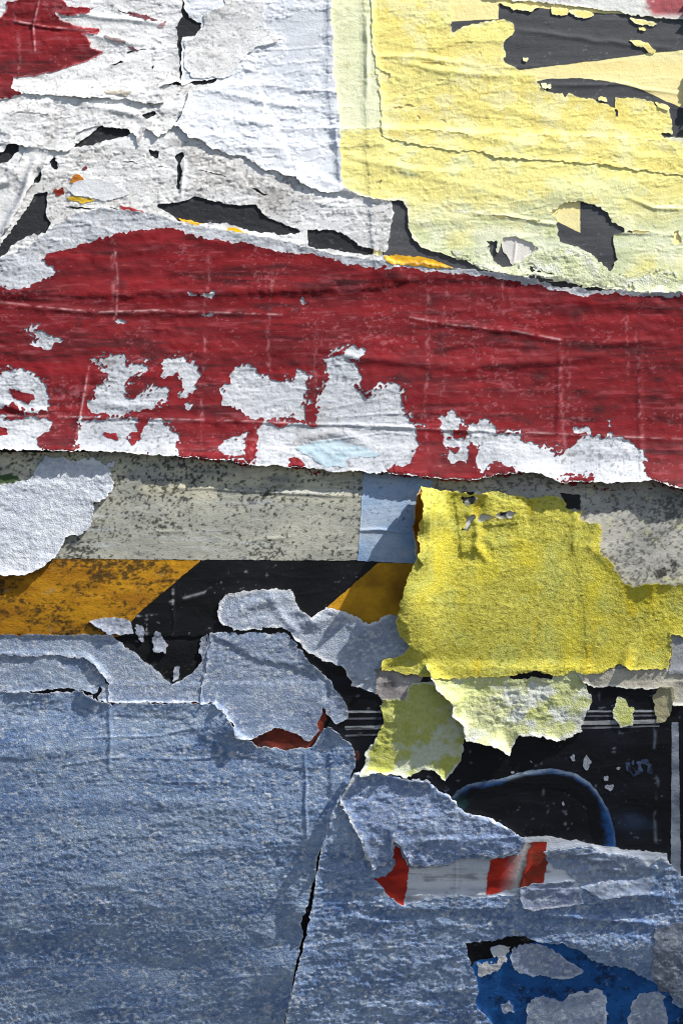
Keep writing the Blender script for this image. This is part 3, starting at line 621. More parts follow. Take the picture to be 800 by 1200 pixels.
# ================================================================ upper half
# ---- cream poster with dark grey letter shapes
lp = empty("lettered_poster", 640, 200, "cream poster with large dark grey letter shapes behind torn yellow paper", "poster")
def cream(X, Y, d): return mix(mix(lin(252, 236, 178), lin(246, 226, 158), np.clip(.5 + .7 * N(X, Y, 90, 14, 3, 161), 0, 1)), lin(214, 190, 110), sst(.6, 1.1, N(X, Y, 60, 4, 3, 163)) * .6)
sheet("cream_sheet", [(415, T_), (R_, T_), (R_, 330), (440, 330), (430, 200)], cream, parent=lp, t=1.4, amp=1, rough=.15, wrinkle=(.8, 160, 14), mat="smooth_paper",
      ridges=[([(640, 100), (730, 100), (800, 112)], 1.2, 2), ([(590, 32), (700, 48), (800, 60)], 1.2, 3)])
def grey(X, Y, d): return mix(mix(lin(80, 82, 86), lin(62, 64, 69), np.clip(.5 + .7 * N(X, Y, 120, 9, 4, 165), 0, 1)), lin(140, 140, 138), sst(.75, 1.2, N(X, Y, 6, 4, 3, 167)) * .5)
for pl in ([(584, 4), (620, 9), (700, 16), (R_, 30), (R_, 50), (800, 59), (766, 62), (700, 71), (611, 82), (584, 84)],
           [(626, 96), (640, 93), (680, 92), (720, 97), (750, 105), (780, 119), (R_, 300), (1000, 330), (700, 210), (626, 150)],
           [(522, 26), (584, 23), (584, 50), (522, 50)],
           [(679, 225), (740, 225), (740, 330), (640, 330), (645, 256), (680, 274)], [(448, 226), (484, 232), (492, 284), (560, 308), (640, 326), (640, 350), (448, 350)], [(560, 270), (608, 270), (608, 325), (560, 325)], [(612, 300), (660, 300), (660, 330), (612, 330)]):
    sheet("letter_shape", pl, grey, parent=lp, t=.3, ink=True, amp=.3, fine=.3, rough=0, drape=1, mat="matte_print", wrinkle=(.25, 90, 5))
sheet("white_patch", [(585, 276), (606, 274), (636, 290), (622, 304), (600, 312), (590, 296)], lin(226, 222, 216), parent=lp, t=.5, amp=.8, rough=.1, mat="smooth_paper", ridges=[([(604, 276), (601, 308)], 1, 1.4)])

# ---- pale yellow sheets on top of it
paley = yellow_col((240, 242, 206), (232, 236, 190), 171)
sheet("pale_yellow_strip", [(380, T_), (440, T_), (437, 20), (438, 60), (446, 80), (449, 112), (451, 172), (390, 172), (384, 100)], paley,
      "pale greenish yellow upright strip between the white sheet and yellow sheet", "paper strip", t=1.5, amp=1.2, rough=.25, mat="smooth_paper", ridges=[([(429, 20), (430, 80), (428, 110)], 1.4, 2)], wrinkle=(.6, 60, 40))
ylow = yellow_col((248, 238, 158), (240, 228, 140), 173, (232, 234, 178))
def ylc(X, Y, d):
    C = ylow(X, Y, d)
    return mix(C, mix(lin(232, 236, 208), lin(208, 216, 172), np.clip(.5 + .8 * N(X, Y, 20, 14, 3, 175), 0, 1)), sst(40, 8, d + 12 * N(X, Y, 40, 30, 2, 177)) * sst(215, 290, Y))
sheet("yellow_sheet", [(392, 150), (450, 150), (R_, 180), (R_, 352), (800, 347), (773, 345), (746, 343), (719, 339), (699, 337), (672, 333), (648, 327), (614, 323), (591, 321), (564, 315), (547, 307), (530, 302), (508, 296), (494, 289), (484, 280), (479, 268), (476, 245), (472, 236), (444, 236), (420, 230), (398, 224)], ylc,
      "broad lower yellow sheet with dark torn holes, just above the red poster", "poster", t=1.4, amp=1.8, wl=12, rough=.2, rwl=4, mat="torn_pulp",
      holes=[[(570, 283), (576, 280), (582, 284), (582, 294), (590, 276), (604, 277), (618, 284), (632, 292), (620, 301), (606, 310), (591, 314), (577, 308), (572, 298)],
             [(653, 243), (660, 238), (678, 236), (690, 240), (699, 242), (712, 249), (715, 262), (731, 268), (729, 272), (716, 274), (719, 288), (722, 305), (714, 319), (705, 309), (692, 298), (675, 290), (655, 285), (651, 264)],
             [(618, 309), (628, 313), (638, 318), (650, 320), (652, 325), (635, 321), (618, 320)], crack([(520, 246), (580, 252), (650, 262)], 1.6), crack([(718, 272), (760, 273), (800, 275), (900, 280)], 1.6), crack([(735, 231), (752, 236), (766, 243), (800, 243)], 1.5), [(645, 250), (652, 246), (654, 252), (648, 254)], [(582, 268), (592, 270), (590, 274)], [(440, 214), (446, 212), (445, 218)], [(788, 272), (794, 270), (796, 284), (790, 286)]], hamp=2.2,
      wrinkle=(.7, 190, 14), flake=.6, lift=[(0, 1, 4, 10), (-1, 0, 2, 6), (.4, -1, 2, 6)], rim=(lin(236, 236, 206), 2.2),
      ridges=[([(400, 196), (480, 202), (560, 222), (640, 246)], 1.8, 5), ([(560, 252), (650, 262), (730, 272), (800, 275)], 1.3, 2), ([(735, 232), (765, 243), (800, 243)], 1.6, 2.5), ([(400, 180), (460, 196), (540, 205)], 1.4, 4)], bumps=[(670, 225, 40, 14, 3)])
sheet("pale_fringe", [(532, 296), (548, 300), (566, 306), (580, 316), (604, 316), (618, 306), (633, 296), (651, 290), (672, 293), (690, 300), (700, 310), (712, 322), (726, 318), (748, 322), (770, 318), (800, 324), (R_, 322), (R_, 349), (800, 346), (773, 344), (746, 342), (719, 338), (699, 336), (672, 332), (648, 327), (614, 323), (591, 321), (564, 315), (547, 308)],
      yellow_col((232, 235, 206), (212, 219, 168), 179, (236, 238, 228)), "ragged pale green white fringe along the lower border of the yellow sheet", "paper fringe",
      t=.9, amp=5, wl=14, fine=2.2, rough=.7, rwl=4, mid=.8, holes=[[(619, 311), (628, 313), (640, 318), (652, 322), (640, 323), (618, 321)]], lift=[(0, 1, 3, 6)], mat="coarse_pulp")
yup = yellow_col((250, 236, 150), (244, 226, 132), 181, (246, 238, 176))
sheet("yellow_sheet", [(432, T_), (528, T_), (526, 12), (529, 40), (543, 31), (564, 27), (582, 24), (591, 23), (602, 29), (604, 37), (592, 47), (587, 54), (591, 62), (586, 72), (603, 81), (628, 88), (628, 98), (641, 108), (657, 111), (660, 119), (665, 110), (682, 115), (699, 120), (719, 128), (722, 136), (721, 115), (739, 114), (763, 120), (783, 130), (788, 158), (774, 157), (793, 179), (802, 192), (R_, 260), (R_, 272), (800, 206), (740, 198), (700, 193), (640, 188), (577, 185), (535, 178), (495, 171), (467, 166), (448, 160), (447, 145), (445, 111), (440, 78), (435, 51)], yup,
      "upper yellow sheet torn away in a ragged line from dark grey lettering", "poster", t=.7, amp=2.2, wl=11, rough=.2, rwl=4, wrinkle=(.7, 200, 12), flake=.6, lift=[(0, 1, 1, 8), (1, -.3, 2.5, 6)], rim=(lin(250, 240, 176), 2),
      holes=[[(506, 87), (514, 92), (534, 95), (534, 97), (514, 95)], [(461, 124), (470, 126), (478, 122), (492, 126), (482, 126), (470, 131), (463, 131)], [(538, 177), (560, 178), (578, 183), (577, 187), (560, 186), (544, 182)], [(441, 80), (447, 84), (458, 86), (455, 96), (446, 97)], crack([(434, 70), (480, 73), (535, 76), (570, 84)], 1.4), crack([(450, 143), (490, 152), (540, 157), (600, 168)], 1.5), crack([(640, 140), (700, 150), (770, 168)], 1.2), [(470, 112), (476, 111), (475, 116)], [(488, 136), (492, 134), (494, 141), (489, 142)], [(516, 140), (526, 142), (522, 145)], [(560, 60), (566, 62), (562, 66)], [(548, 104), (572, 110), (566, 112)]], hamp=.9,
      ridges=[([(434, 67), (500, 68), (560, 78)], 1.4, 3), ([(600, 92), (520, 84), (470, 74)], 1.2, 4), ([(450, 150), (520, 154), (640, 172), (760, 182)], 1.6, 5), ([(530, 120), (640, 140), (760, 160)], 1.4, 6)])
for lab, pl in (("long cream yellow flake on the upper dark grey letter", [(735, 47), (748, 49), (758, 52), (766, 60), (763, 63), (752, 57), (742, 53)]),
                ("small yellow flake above the long one on dark grey letter", [(746, 32), (757, 34), (756, 37), (748, 37)]),
                ("yellow dot low on the upper dark grey letter", [(612, 68), (618, 69), (617, 73), (612, 72)]),
                ("pale flake at the left tip of the lower dark letter", [(634, 99), (645, 100), (644, 103), (636, 103)]),
                ("round yellow flake midway on the lower dark letter", [(699, 114), (708, 115), (709, 119), (701, 118)]),
                ("curved yellow flake at the right of the lower dark letter", [(766, 120), (775, 121), (784, 126), (782, 130), (770, 127)]),
                ("square cream tag under the torn top strip", [(646, 9), (664, 11), (665, 19), (646, 18)]),
                ("ragged yellow crumbs hanging under the torn top strip", [(665, 11), (688, 13), (700, 18), (684, 22), (672, 18)]),
                ("ragged yellow fringe at the left end of the torn top strip", [(584, 3), (610, 5), (632, 9), (620, 13), (600, 12)]),
                ("thin yellow fringe near the right end of torn top strip", [(738, 22), (756, 24), (772, 29), (760, 31), (744, 28)])):
    sheet("yellow_flake", pl, yellow_col((250, 236, 160), (244, 222, 130), 183), lab, "paper flake", "flakes of yellow paper on the dark letters", t=1.4, amp=1.0, wl=6, rough=.25, lift=[(0, 1, 2.5, 4)], rim=(lin(250, 244, 200), 1))
sheet("top_strip", [(520, T_), (R_, T_), (R_, 30), (800, 24), (765, 22), (749, 20), (712, 13), (665, 7), (614, 2), (567, -3)],
      lambda X, Y, d: mix(white_col((224, 226, 220), .2, 9)(X, Y, d), mix(lin(176, 60, 76), lin(140, 40, 56), np.clip(.5 + N(X, Y, 14, 8, 3, 185), 0, 1)), sst(750, 765, X + 10 * N(X, Y, 12, 8, 3, 187)) * sst(24, 14, Y) * .9),
      "white torn strip with a red patch above the dark grey letter", "paper strip", t=2.2, amp=1.4, wl=10, rough=.3, lift=[(0, 1, 4, 7)], rim=(lin(228, 230, 214), 1.5))

# ---- white sheets of the upper left
sheet("white_sheet", [(L_, 100), (300, 100), (340, 190), (398, 218), (430, 232), (458, 236), (461, 250), (458, 262), (454, 280), (452, 296), (480, 330), (440, 340), (L_, 360)], white_col((232, 233, 234), .42, 11, (212, 210, 208)),
      "lowest white sheet with black gaps, just above the red poster", "poster", t=1.4, amp=2.0, wl=12, rough=.26, rwl=4, wrinkle=(1.4, 120, 18), flake=1.0, drape=3, rim=(lin(232, 232, 230), 1.6), hamp=1.5,
      holes=[[(-4, 297), (13, 271), (30, 247), (40, 228), (56, 225), (56, 241), (54, 251), (61, 263), (54, 274), (34, 276), (13, 289), (1, 303)],
             [(182, 241), (202, 238), (230, 231), (265, 239), (299, 240), (312, 254), (332, 263), (353, 272), (332, 276), (299, 272), (265, 263), (236, 262), (209, 258), (196, 248)],
             [(361, 270), (386, 269), (407, 277), (419, 288), (452, 296), (452, 302), (420, 297), (390, 293), (361, 290)],
             [(207, 182), (214, 180), (213, 200), (211, 222), (208, 222)], [(36, 209), (46, 200), (50, 206), (46, 214), (37, 216)], [(60, 190), (64, 186), (66, 196), (61, 196)],
             [(202, 139), (213, 132), (207, 150), (203, 146)], [(86, 172), (120, 145), (190, 128), (190, 142), (150, 158), (100, 172)], [(200, 28), (240, 24), (236, 46), (205, 50)], [(-40, 158), (8, 158), (20, 168), (22, 178), (10, 190), (-40, 194)], crack([(36, 282), (70, 279), (112, 283)], 1.4), crack([(110, 186), (150, 190), (200, 196)], 1.3), crack([(226, 196), (260, 206), (320, 232), (360, 246)], 1.2), [(176, 176), (186, 178), (184, 184), (178, 182)], crack([(70, 244), (120, 243), (150, 250)], 1.3), crack([(0, 212), (18, 196), (34, 190)], 1.8)],
      lift=[(0, 1, 5, 9), (0, -1, 2, 8)], ridges=[([(0, 190), (40, 215), (60, 190)], 3, 9), ([(90, 258), (140, 276)], 1.5, 3), ([(215, 190), (213, 236)], 1.5, 2), ([(300, 215), (380, 240), (440, 250)], 2, 8)])
for lab, pl, c in (("thin ochre sliver under the largest black gap", [(209, 256), (222, 258), (238, 262), (230, 264), (214, 260)], (206, 160, 40)),
                ("ochre yellow sliver below the long black gap", [(264, 269), (276, 268), (290, 272), (304, 281), (292, 282), (272, 277)], (224, 176, 36)),
                ("orange brown flake at the tip of the pale leaf shaped tear", [(86, 206), (94, 206), (102, 212), (92, 214), (84, 214)], (190, 120, 50)),
                ("dark red flake left of the leaf shaped tear", [(64, 224), (74, 220), (78, 228), (68, 230)], (130, 50, 40)),
                ("yellow flake under the leaf shaped tear", [(76, 229), (90, 231), (110, 235), (100, 238), (80, 235)], (214, 178, 60)),
                ("deep red sliver just above the red poster's peak", [(142, 242), (156, 245), (176, 250), (160, 250), (146, 247)], (150, 44, 46)),
                ("tiny maroon flake high on the lowest white sheet", [(95, 197), (102, 195), (104, 199), (97, 200)], (110, 50, 56)),
                ("small maroon fleck left above the red poster", [(3, 314), (9, 314), (10, 320), (4, 320)], (120, 40, 44)),
                ("rust fleck on the thin crease above the red poster", [(61, 279), (73, 279), (72, 284), (64, 284)], (160, 100, 88))):
    sheet("paper_flake", pl, lin(*c), lab, "paper flake", t=.7, amp=1.2, wl=7, rough=.25, drape=1, rim=(lin(*[min(255, v + 14) for v in c]), 1.0))
sheet("white_leaf_scrap", [(80, 224), (88, 214), (104, 210), (124, 213), (148, 222), (152, 228), (140, 233), (120, 235), (104, 231), (88, 230)], white_col((222, 226, 232), .12, 13), "pale leaf shaped scrap edged with yellow and red flakes", "paper scrap", t=.9, amp=1, rough=.2, mat="smooth_paper", lift=[(0, 1, 1.5, 5)])
sheet("white_sheet", [(L_, 108), (25, 106), (98, 108), (218, 108), (216, 128), (206, 146), (196, 153), (186, 160), (178, 154), (172, 152), (168, 162), (163, 172), (160, 160), (150, 152), (135, 150), (118, 148), (100, 151), (89, 156), (88, 172), (75, 177), (55, 176), (30, 173), (12, 168), (4, 178), (L_, 176)], white_col((235, 236, 237), .38, 15),
      "middle white sheet lifting over two black slits, below the red corner piece", "poster", t=.7, amp=2.2, wl=11, rough=.24, rwl=4, wrinkle=(1.2, 110, 16), flake=1.0, lift=[(0, 1, 6, 9), (-1, .5, 3, 6)], rim=(lin(234, 234, 232), 1.6),
      holes=[[(98, 112), (135, 110), (159, 112), (191, 112), (191, 122), (182, 134), (172, 140), (164, 134), (155, 126), (128, 122), (105, 121)], crack([(-20, 138), (20, 132), (60, 136)], 1.3), crack([(60, 142), (90, 136), (140, 134)], 1.2), [(48, 136), (58, 133), (54, 138)]], hamp=1,
      ridges=[([(10, 165), (20, 180), (12, 200)], 6, 8), ([(100, 124), (150, 132), (180, 144)], 2, 4), ([(30, 150), (120, 138)], 1.6, 5)])
sheet("white_sheet", [(L_, T_), (216, T_), (214, 20), (209, 31), (210, 60), (211, 97), (204, 97), (190, 99), (184, 104), (188, 112), (192, 121), (175, 121), (159, 120), (147, 117), (135, 115), (98, 115), (60, 112), (25, 110), (10, 118), (L_, 126)], white_col((237, 238, 239), .34, 17),
      "upper white sheet that frames the red corner piece, left of the thin upright crack", "poster", t=1.4, amp=1.6, wl=11, rough=.22, rwl=4, wrinkle=(1.4, 140, 18), flake=1.0, lift=[(0, 1, 8, 9), (1, 0, 3, 5)], rim=(lin(234, 234, 232), 1.6), holes=[crack([(138, 12), (170, 20), (206, 28)], 1.6), crack([(128, 78), (138, 73), (148, 72)], 1.8), crack([(150, 62), (175, 60)], 1.2), crack([(40, 96), (90, 92), (120, 80)], 1.1), [(176, 78), (180, 77), (179, 81)]], hamp=.9,
      ridges=[([(66, 15), (130, 22), (200, 28)], 1.8, 3), ([(100, 40), (150, 50), (170, 52)], 1.5, 3), ([(60, 95), (130, 80), (180, 60)], 2, 7), ([(120, 80), (150, 72)], 1.2, 2)])
for lab, pl, c in (("brownish sliver on the upper white sheet beside the red piece's points", [(124, 43), (136, 46), (148, 49), (147, 52), (132, 49)], (150, 132, 132)),
                   ("maroon fleck right of the red corner piece", [(151, 56), (157, 56), (162, 60), (156, 61)], (130, 84, 92)),
                   ("thin dark red line scrap at the top of upright crack", [(145, 13), (170, 19), (198, 26), (196, 28), (170, 22)], (120, 70, 76)),
                   ("pinkish smear scrap by the top of the upright crack", [(181, 29), (193, 27), (194, 31), (184, 34)], (196, 160, 164)),
                   ("beige flake on the lip above the black slit", [(123, 108), (140, 106), (155, 108), (150, 114), (132, 112)], (190, 182, 168))):
    sheet("paper_flake", pl, lin(*c), lab, "paper flake", t=.6, amp=1, wl=7, rough=.2, drape=1, rim=(lin(*[min(255, v + 14) for v in c]), 1.0))
def red_core(X, Y, d):
    n = N(X, Y, 120, 9, 4, 191, .6); n2 = N(X, Y, 40, 26, 3, 193)
    C = mix(lin(136, 21, 30), lin(96, 14, 23), np.clip(.45 + .6 * n + .35 * n2, 0, 1))
    C = mix(C, lin(62, 11, 18), sst(.1, .8, N(X, Y, 90, 9, 4, 195, .75)) * .8)
    sc = sst(.55, 1.0, N(X, Y, 4.4, 2.8, 3, 197, .85) + .5 * N(X, Y, 50, 30, 3, 199))
    C = mix(C, lin(186, 120, 128), sc * .36)
    C = mix(C, lin(186, 96, 104), sst(.35, .9, N(X, Y, 26, 3.2, 3, 201) + .3 * n2) * .28)
    C = mix(C, lin(50, 16, 22), sst(.45, .95, N(X, Y, 34, 16, 3, 203)) * .5)
    for vx, y0, y1 in ((20, 0, 90), (135, 280, 380), (240, 300, 520), (318, 320, 440), (372, 380, 480), (500, 330, 540), (520, 330, 520), (655, 420, 540), (664, 400, 470), (748, 390, 540), (736, 370, 440), (590, 328, 370), (600, 330, 360)):
        xx = X - vx - 5 * N(X, Y, 80, 80, 2, 205)
        C = mix(C, lin(206, 140, 148), np.exp(-(xx / (1.6 + 1.6 * np.abs(N(X, Y, 30, 30, 2, 206)))) ** 2) * sst(y0 - 8, y0 + 8, Y) * sst(y1 + 8, y1 - 8, Y) * sst(-.3, .9, N(X, Y, 4, 6, 3, 207, .85)) * .42)
    for sx, sy, rx, ry in ((632, 441, 9, 6), (770, 445, 9, 4), (765, 467, 10, 4), (460, 323, 14, 6), (600, 530, 10, 6), (230, 478, 34, 3), (700, 480, 10, 6)):
        C = mix(C, lin(36, 14, 20), np.exp(-((X - sx) / rx) ** 2 - ((Y - sy) / ry) ** 2) * .75)
    for pts in CREASE:
        dd, T = seg_dist(X, Y, pts)
        C = mix(C, lin(222, 168, 172), np.exp(-(dd / 1.0) ** 2) * np.clip(.25 + .75 * N(X, Y, 12, 6, 3, 209, .8), 0, .85))
    return C
CREASE = [[(L_, 486), (0, 487), (270, 493), (488, 502), (530, 503), (800, 515), (R_, 530)], [(105, 430), (98, 470), (88, 526)], [(0, 354), (70, 362), (110, 366), (180, 364), (330, 369)],
          [(480, 372), (530, 381), (600, 388), (655, 398)], [(135, 285), (139, 330), (137, 370)], [(0, 23), (60, 32), (110, 38)], [(47, 0), (40, 30), (42, 60)]]
sheet("red_corner_piece", [(10, 3), (20, 1), (67, -6), (81, 7), (108, 10), (106, 15), (81, 19), (66, 15), (71, 24), (94, 32), (116, 35), (115, 40), (98, 40), (108, 51), (106, 56), (121, 62), (101, 73), (81, 79), (44, 89), (17, 91), (15, 103), (25, 110), (13, 115), (0, 116), (L_, 130), (L_, -60), (-30, 10), (0, 21), (8, 14)], red_core,
      "red torn piece with pointed fingers on the upper white sheet", "poster", t=.8, amp=1.0, wl=9, rough=.15, drape=2, mat="matte_print", wrinkle=(.6, 90, 9), ridges=[([(0, 23), (60, 32), (110, 38)], 1.3, 1.6), ([(47, 0), (40, 30), (42, 60)], 1.2, 1.6)], rim=(lin(198, 110, 116), .7))
u2 = white_col((232, 236, 243), .10, 19, (218, 223, 233))
sheet("white_sheet", [(216, T_), (387, T_), (388, 27), (391, 51), (390, 84), (393, 101), (397, 142), (399, 159), (401, 225), (383, 225), (366, 222), (356, 217), (346, 208), (330, 204), (312, 199), (304, 192), (292, 187), (263, 180), (236, 166), (222, 161), (214, 152), (206, 148), (212, 138), (219, 120), (222, 108), (235, 104), (250, 99), (256, 92), (240, 94), (224, 96), (213, 101), (213, 60), (214, 44), (224, 44), (233, 40), (237, 28), (222, 22), (216, 10)], u2,
      "bright bluish white sheet with a straight right edge against the yellow", "poster", t=1.3, amp=1.8, wl=12, rough=.18, rwl=4, wrinkle=(1.6, 170, 18), flake=1.0, lift=[(0, 1, 4, 8), (-1, 0, 3, 7), (1, 0, 1.5, 4)], rim=(lin(236, 238, 240), 1.6), mat="smooth_paper",
      ridges=[([(265, 96), (330, 102), (392, 110)], 2.2, 5), ([(250, 135), (330, 150), (396, 152)], 2, 5), ([(270, 112), (300, 118), (370, 128)], 1.6, 4), ([(298, 62), (310, 53), (332, 50)], 1.8, 3), ([(240, 160), (300, 172), (395, 178)], 1.6, 6)])
sheet("white_film", [(216, T_), (309, T_), (309, 28), (300, 33), (318, 36), (332, 46), (320, 52), (300, 54), (288, 66), (272, 88), (258, 92), (240, 92), (226, 92), (218, 80), (216, 50), (228, 42), (240, 32), (240, 18), (264, 6), (260, -10)], white_col((238, 239, 240), .3, 21), "thin greyer white film over the top of the bluish white sheet", "paper sheet",
      t=1.0, amp=2, wl=12, rough=.3, lift=[(.5, 1, 2, 5)], rim=(lin(232, 234, 236), 1.4))

sheet("white_fold", [(L_, 330), (L_, 200), (6, 206), (22, 190), (36, 168), (58, 176), (54, 192), (44, 206), (34, 226), (22, 248), (8, 270), (-2, 290)], white_col((226, 227, 228), .35, 25), "crumpled white fold running diagonally down beside the leftmost black gap", "paper fold",
      t=2.0, amp=2.2, wl=10, rough=.4, rwl=5, mid=1.0, lift=[(1, .4, 9, 9)], ridges=[([(2, 280), (24, 236), (44, 186)], 4, 4), ([(-20, 220), (10, 214), (30, 190)], 4, 4)])
for lab, pl in (("added unseen paper flap that shades the upper dark grey letter", [(804, -4), (850, -10), (870, 20), (840, 34), (812, 32), (806, 14)]),
                ("added unseen paper flap that shades the right end of the lower dark letter", [(805, 84), (812, 78), (880, 90), (880, 150), (840, 152), (812, 148), (803, 126), (808, 108)])):
    sheet("shadow_flap", pl, white_col((226, 226, 222), .3, 27), lab, "paper flap", t=2, amp=5, wl=9, fine=2, rough=.4, lift=[(-1, 0, 34, 12)])  # flaps added out of view to cast shadows onto the letters
# ================================================================ red poster across the middle
LF = 1.0
rp = empty("red_poster", 400, 540, "wide faded red poster band with white peeled patches crossing the whole wall", "poster")
core_top = [(L_, 300), (-20, 306), (10, 300), (34, 290), (62, 268), (90, 250), (120, 244), (140, 246), (182, 251), (210, 261), (236, 266), (265, 270), (299, 276), (332, 283), (361, 291), (390, 297), (420, 302), (452, 306), (495, 309), (530, 314), (564, 318), (597, 322), (628, 328), (655, 337), (685, 341), (719, 340), (746, 343), (800, 342), (R_, 338)]
core_bot = [(R_, 600), (800, 573), (786, 570), (766, 563), (732, 565), (692, 565), (655, 566), (645, 560), (631, 555), (608, 554), (584, 556), (564, 560), (550, 563), (530, 561), (501, 560), (467, 555), (454, 553), (434, 555), (413, 551), (393, 553), (363, 548), (332, 546), (299, 545), (265, 540), (219, 536), (189, 534), (169, 533), (142, 529), (111, 529), (67, 528), (40, 528), (0, 526), (L_, 520)]
sheet("white_backing", core_top + core_bot, white_col((206, 209, 215), .4, 23, (178, 183, 192)), parent=rp, t=3.2, amp=1.5, wl=11, rough=.6, rwl=3.8, mid=.6, drape=5, wrinkle=(2.0, 240, 12), flake=.4, rim=(lin(234, 234, 234), 1.5),
      lift=[(0, 1, 15, 26), (0, -1, 3, 8)], lvar=.2, bumps=[(720, 575, 130, 26, 9), (60, 535, 70, 20, 3)],
      ridges=[([(500, 428), (530, 431), (600, 427), (710, 418)], 5, 6), ([(0, 356), (110, 366), (330, 369)], 2.0, 2.5), ([(480, 374), (600, 388), (655, 398)], 2.2, 3), ([(0, 487), (270, 493), (488, 502), (800, 515)], 1.6, 1.8), ([(0, 340), (200, 350), (420, 340)], 2.5, 9), ([(110, 470), (150, 478), (200, 474)], 4, 5), ([(105, 430), (98, 470), (88, 526)], 1.5, 2.2),
              ([(0, 470), (30, 482), (60, 480)], 3.5, 4), ([(340, 517), (380, 508), (412, 512), (440, 524)], 5, 6), ([(700, 404), (770, 398)], 2, 3), ([(100, 408), (250, 402)], 1.6, 5), ([(430, 464), (445, 452)], 3, 4), ([(380, 410), (420, 421), (500, 426)], 2, 4), ([(640, 352), (800, 362)], 2, 5), ([(655, 400), (652, 540)], 1.3, 2), ([(748, 390), (750, 560)], 1.2, 2)])
sheet("blue_print", [(347, 526), (366, 518), (385, 516), (400, 515), (410, 521), (430, 527), (453, 533), (440, 536), (427, 536), (407, 538), (405, 547), (383, 547), (370, 540), (358, 533)], lambda X, Y, d: mix(lin(186, 204, 214), lin(164, 188, 202), np.clip(.5 + .8 * N(X, Y, 24, 10, 3, 211), 0, 1)), parent=rp, t=.4, ink=True, amp=1.2, rough=.05, drape=1, mat="smooth_paper")
ink_top = [(L_, 340), (0, 337), (20, 340), (37, 338), (47, 328), (69, 318), (64, 313), (51, 305), (54, 300), (78, 295), (111, 283), (132, 276), (159, 271), (180, 268), (196, 267), (216, 273), (236, 279), (256, 282), (270, 284), (299, 289), (332, 296), (366, 299), (385, 303), (400, 309), (434, 314), (467, 314), (501, 318), (535, 321), (564, 324), (597, 328), (628, 334), (655, 342), (685, 346), (719, 345), (746, 348), (800, 346), (R_, 344)]
patches = [
    [(34, 384), (51, 387), (61, 393), (73, 395), (73, 402), (64, 400), (62, 409), (44, 410), (37, 404), (44, 397), (34, 388)],
    [(-30, 441), (10, 432), (30, 434), (47, 441), (54, 451), (57, 461), (59, 474), (56, 481), (34, 483), (17, 476), (-30, 480)],
    [(108, 422), (121, 417), (148, 415), (150, 427), (175, 427), (172, 434), (155, 442), (148, 453), (152, 466), (165, 464), (172, 456), (196, 454), (194, 471), (175, 481), (142, 487), (105, 485), (103, 471), (111, 468), (113, 453), (125, 449), (127, 434), (118, 426)],
    [(192, 420), (213, 419), (229, 427), (234, 439), (226, 458), (219, 468), (213, 466), (213, 447), (206, 436), (192, 442)], [(219, 474), (226, 474), (225, 481), (220, 481)],
    [(-30, 488), (61, 490), (61, 505), (47, 510), (52, 534), (-30, 534)],
    [(94, 491), (162, 490), (159, 501), (150, 513), (158, 524), (172, 498), (182, 491), (202, 498), (209, 512), (206, 540), (182, 536), (135, 536), (91, 535)],
    [(260, 456), (265, 451), (275, 431), (285, 422), (302, 432), (309, 442), (343, 446), (348, 432), (363, 439), (359, 468), (358, 493), (326, 490), (289, 491), (275, 478), (262, 474)],
    [(400, 410), (410, 404), (429, 410), (427, 418), (410, 421), (420, 431), (424, 441), (420, 453), (430, 464), (444, 451), (454, 447), (473, 454), (468, 461), (478, 485), (488, 501), (489, 522), (481, 542), (468, 549), (461, 546), (447, 558), (427, 562), (410, 558), (393, 562), (366, 556), (349, 542), (332, 552), (299, 548), (299, 501), (309, 496), (332, 500), (346, 496), (370, 498), (373, 464), (383, 447), (381, 421), (390, 414)],
    [(253, 525), (258, 518), (275, 511), (290, 508), (288, 536), (262, 536)],
    [(516, 490), (530, 481), (545, 496), (532, 506), (524, 514), (540, 512), (550, 520), (546, 540), (530, 543), (520, 532), (536, 526), (522, 522), (518, 508)],
    [(550, 498), (567, 490), (581, 498), (581, 507), (608, 507), (611, 518), (638, 522), (655, 532), (662, 525), (678, 513), (719, 510), (732, 518), (749, 527), (756, 529), (754, 552), (770, 574), (732, 576), (696, 576), (690, 557), (658, 557), (652, 576), (631, 566), (612, 566), (601, 546), (574, 542), (564, 552), (557, 542), (560, 522), (547, 515)],
    [(669, 499), (688, 502), (691, 507), (672, 505)], [(132, 374), (154, 377), (152, 380), (136, 379)], [(218, 341), (235, 346), (250, 342), (248, 348), (226, 348), (216, 345)], [(76, 310), (84, 312), (82, 315)], [(352, 346), (358, 346), (357, 354), (352, 353)], [(232, 367), (250, 369), (240, 371)], [(711, 492), (714, 492), (716, 500), (713, 500)]]
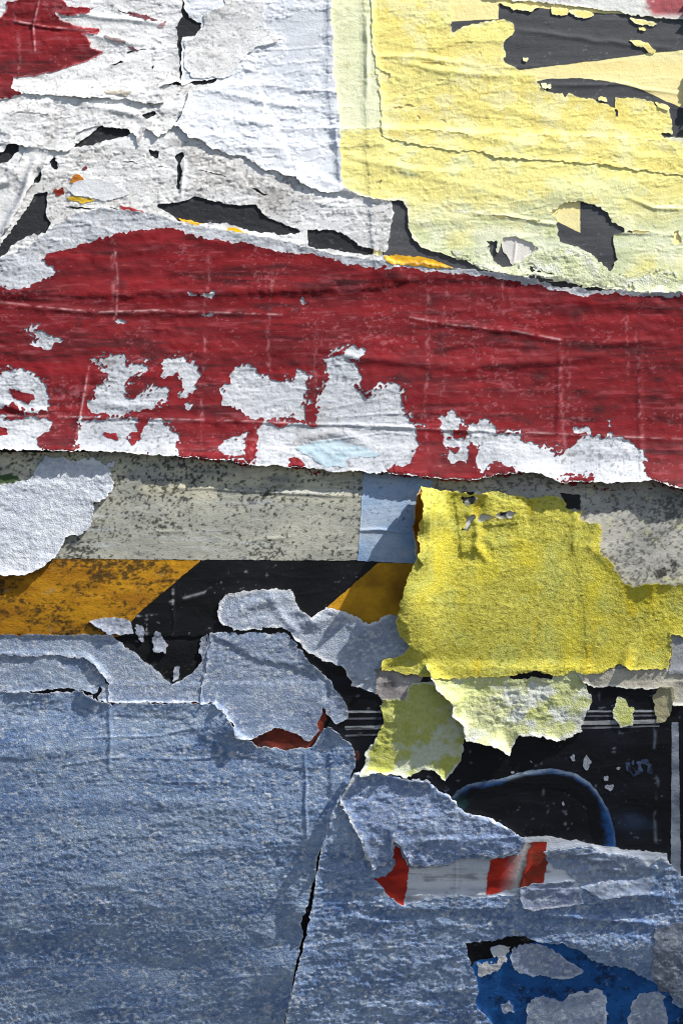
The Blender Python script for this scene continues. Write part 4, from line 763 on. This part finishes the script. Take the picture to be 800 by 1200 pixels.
sheet("red_print", ink_top + [(x, y + 1.5) for x, y in core_bot], red_core, parent=rp, t=.8, amp=1.1, wl=9, fine=2.6, holes=patches, hamp=2.4, halo=True, rough=.08, drape=2, mat="matte_print", ink=True)
for pl in ([(12, 456), (25, 458), (40, 462), (44, 470), (30, 472), (15, 466)], [(-20, 500), (8, 501), (12, 510), (-20, 514)], [(123, 508), (137, 509), (139, 515), (125, 513)], [(340, 538), (348, 536), (360, 547), (346, 550), (338, 546)], [(458, 548), (466, 545), (476, 552), (462, 556)], [(290, 508), (299, 503), (303, 510), (298, 540), (287, 540)]):
    sheet("red_print_island", pl, red_core, parent=rp, t=.5, amp=1.3, wl=8, rough=.08, drape=1, mat="matte_print", ink=True)
sheet("yellow_print", [(451, 301), (467, 299), (495, 302), (525, 311), (530, 315), (510, 315), (480, 312), (455, 309)], lambda X, Y, d: mix(lin(226, 178, 40), lin(190, 140, 30), np.clip(.5 + N(X, Y, 18, 8, 3, 213), 0, 1)), parent=rp, t=.6, amp=1.0, rough=.15, drape=1, mat="matte_print")

# ---- white scrap hanging from under the red poster, left
sheet("white_scrap", [(54, 534), (81, 538), (132, 543), (131, 560), (135, 571), (125, 584), (114, 591), (111, 611), (98, 625), (88, 627), (78, 630), (72, 642), (66, 653), (54, 662), (44, 668), (30, 674), (L_, 680), (L_, 566), (10, 568), (27, 564), (40, 556), (46, 545)], blueback((226, 231, 240), 215, (200, 210, 226), (240, 242, 246)),
      "fluffy white torn scrap hanging below the left end of red poster", "paper scrap", t=3.0, amp=2.4, wl=10, fine=1.4, rough=.9, rwl=7, drape=0, lift=[(1, .5, 4, 9), (0, 1, 3, 8)], rim=(lin(232, 236, 242), 2.4), mat="coarse_pulp")
sheet("green_sliver", [(L_, 558), (12, 556), (27, 560), (16, 566), (L_, 568)], lin(70, 92, 60), "dark green sliver in the black gap above the fluffy white scrap", "paper flake", t=.8, amp=1, rough=.2, drape=1)

# ---------------------------------------------------------------- cut the meshes, top paper first
_n = 0
for job in JOBS[::-1]: _n += build(job)
print("triangles", _n)
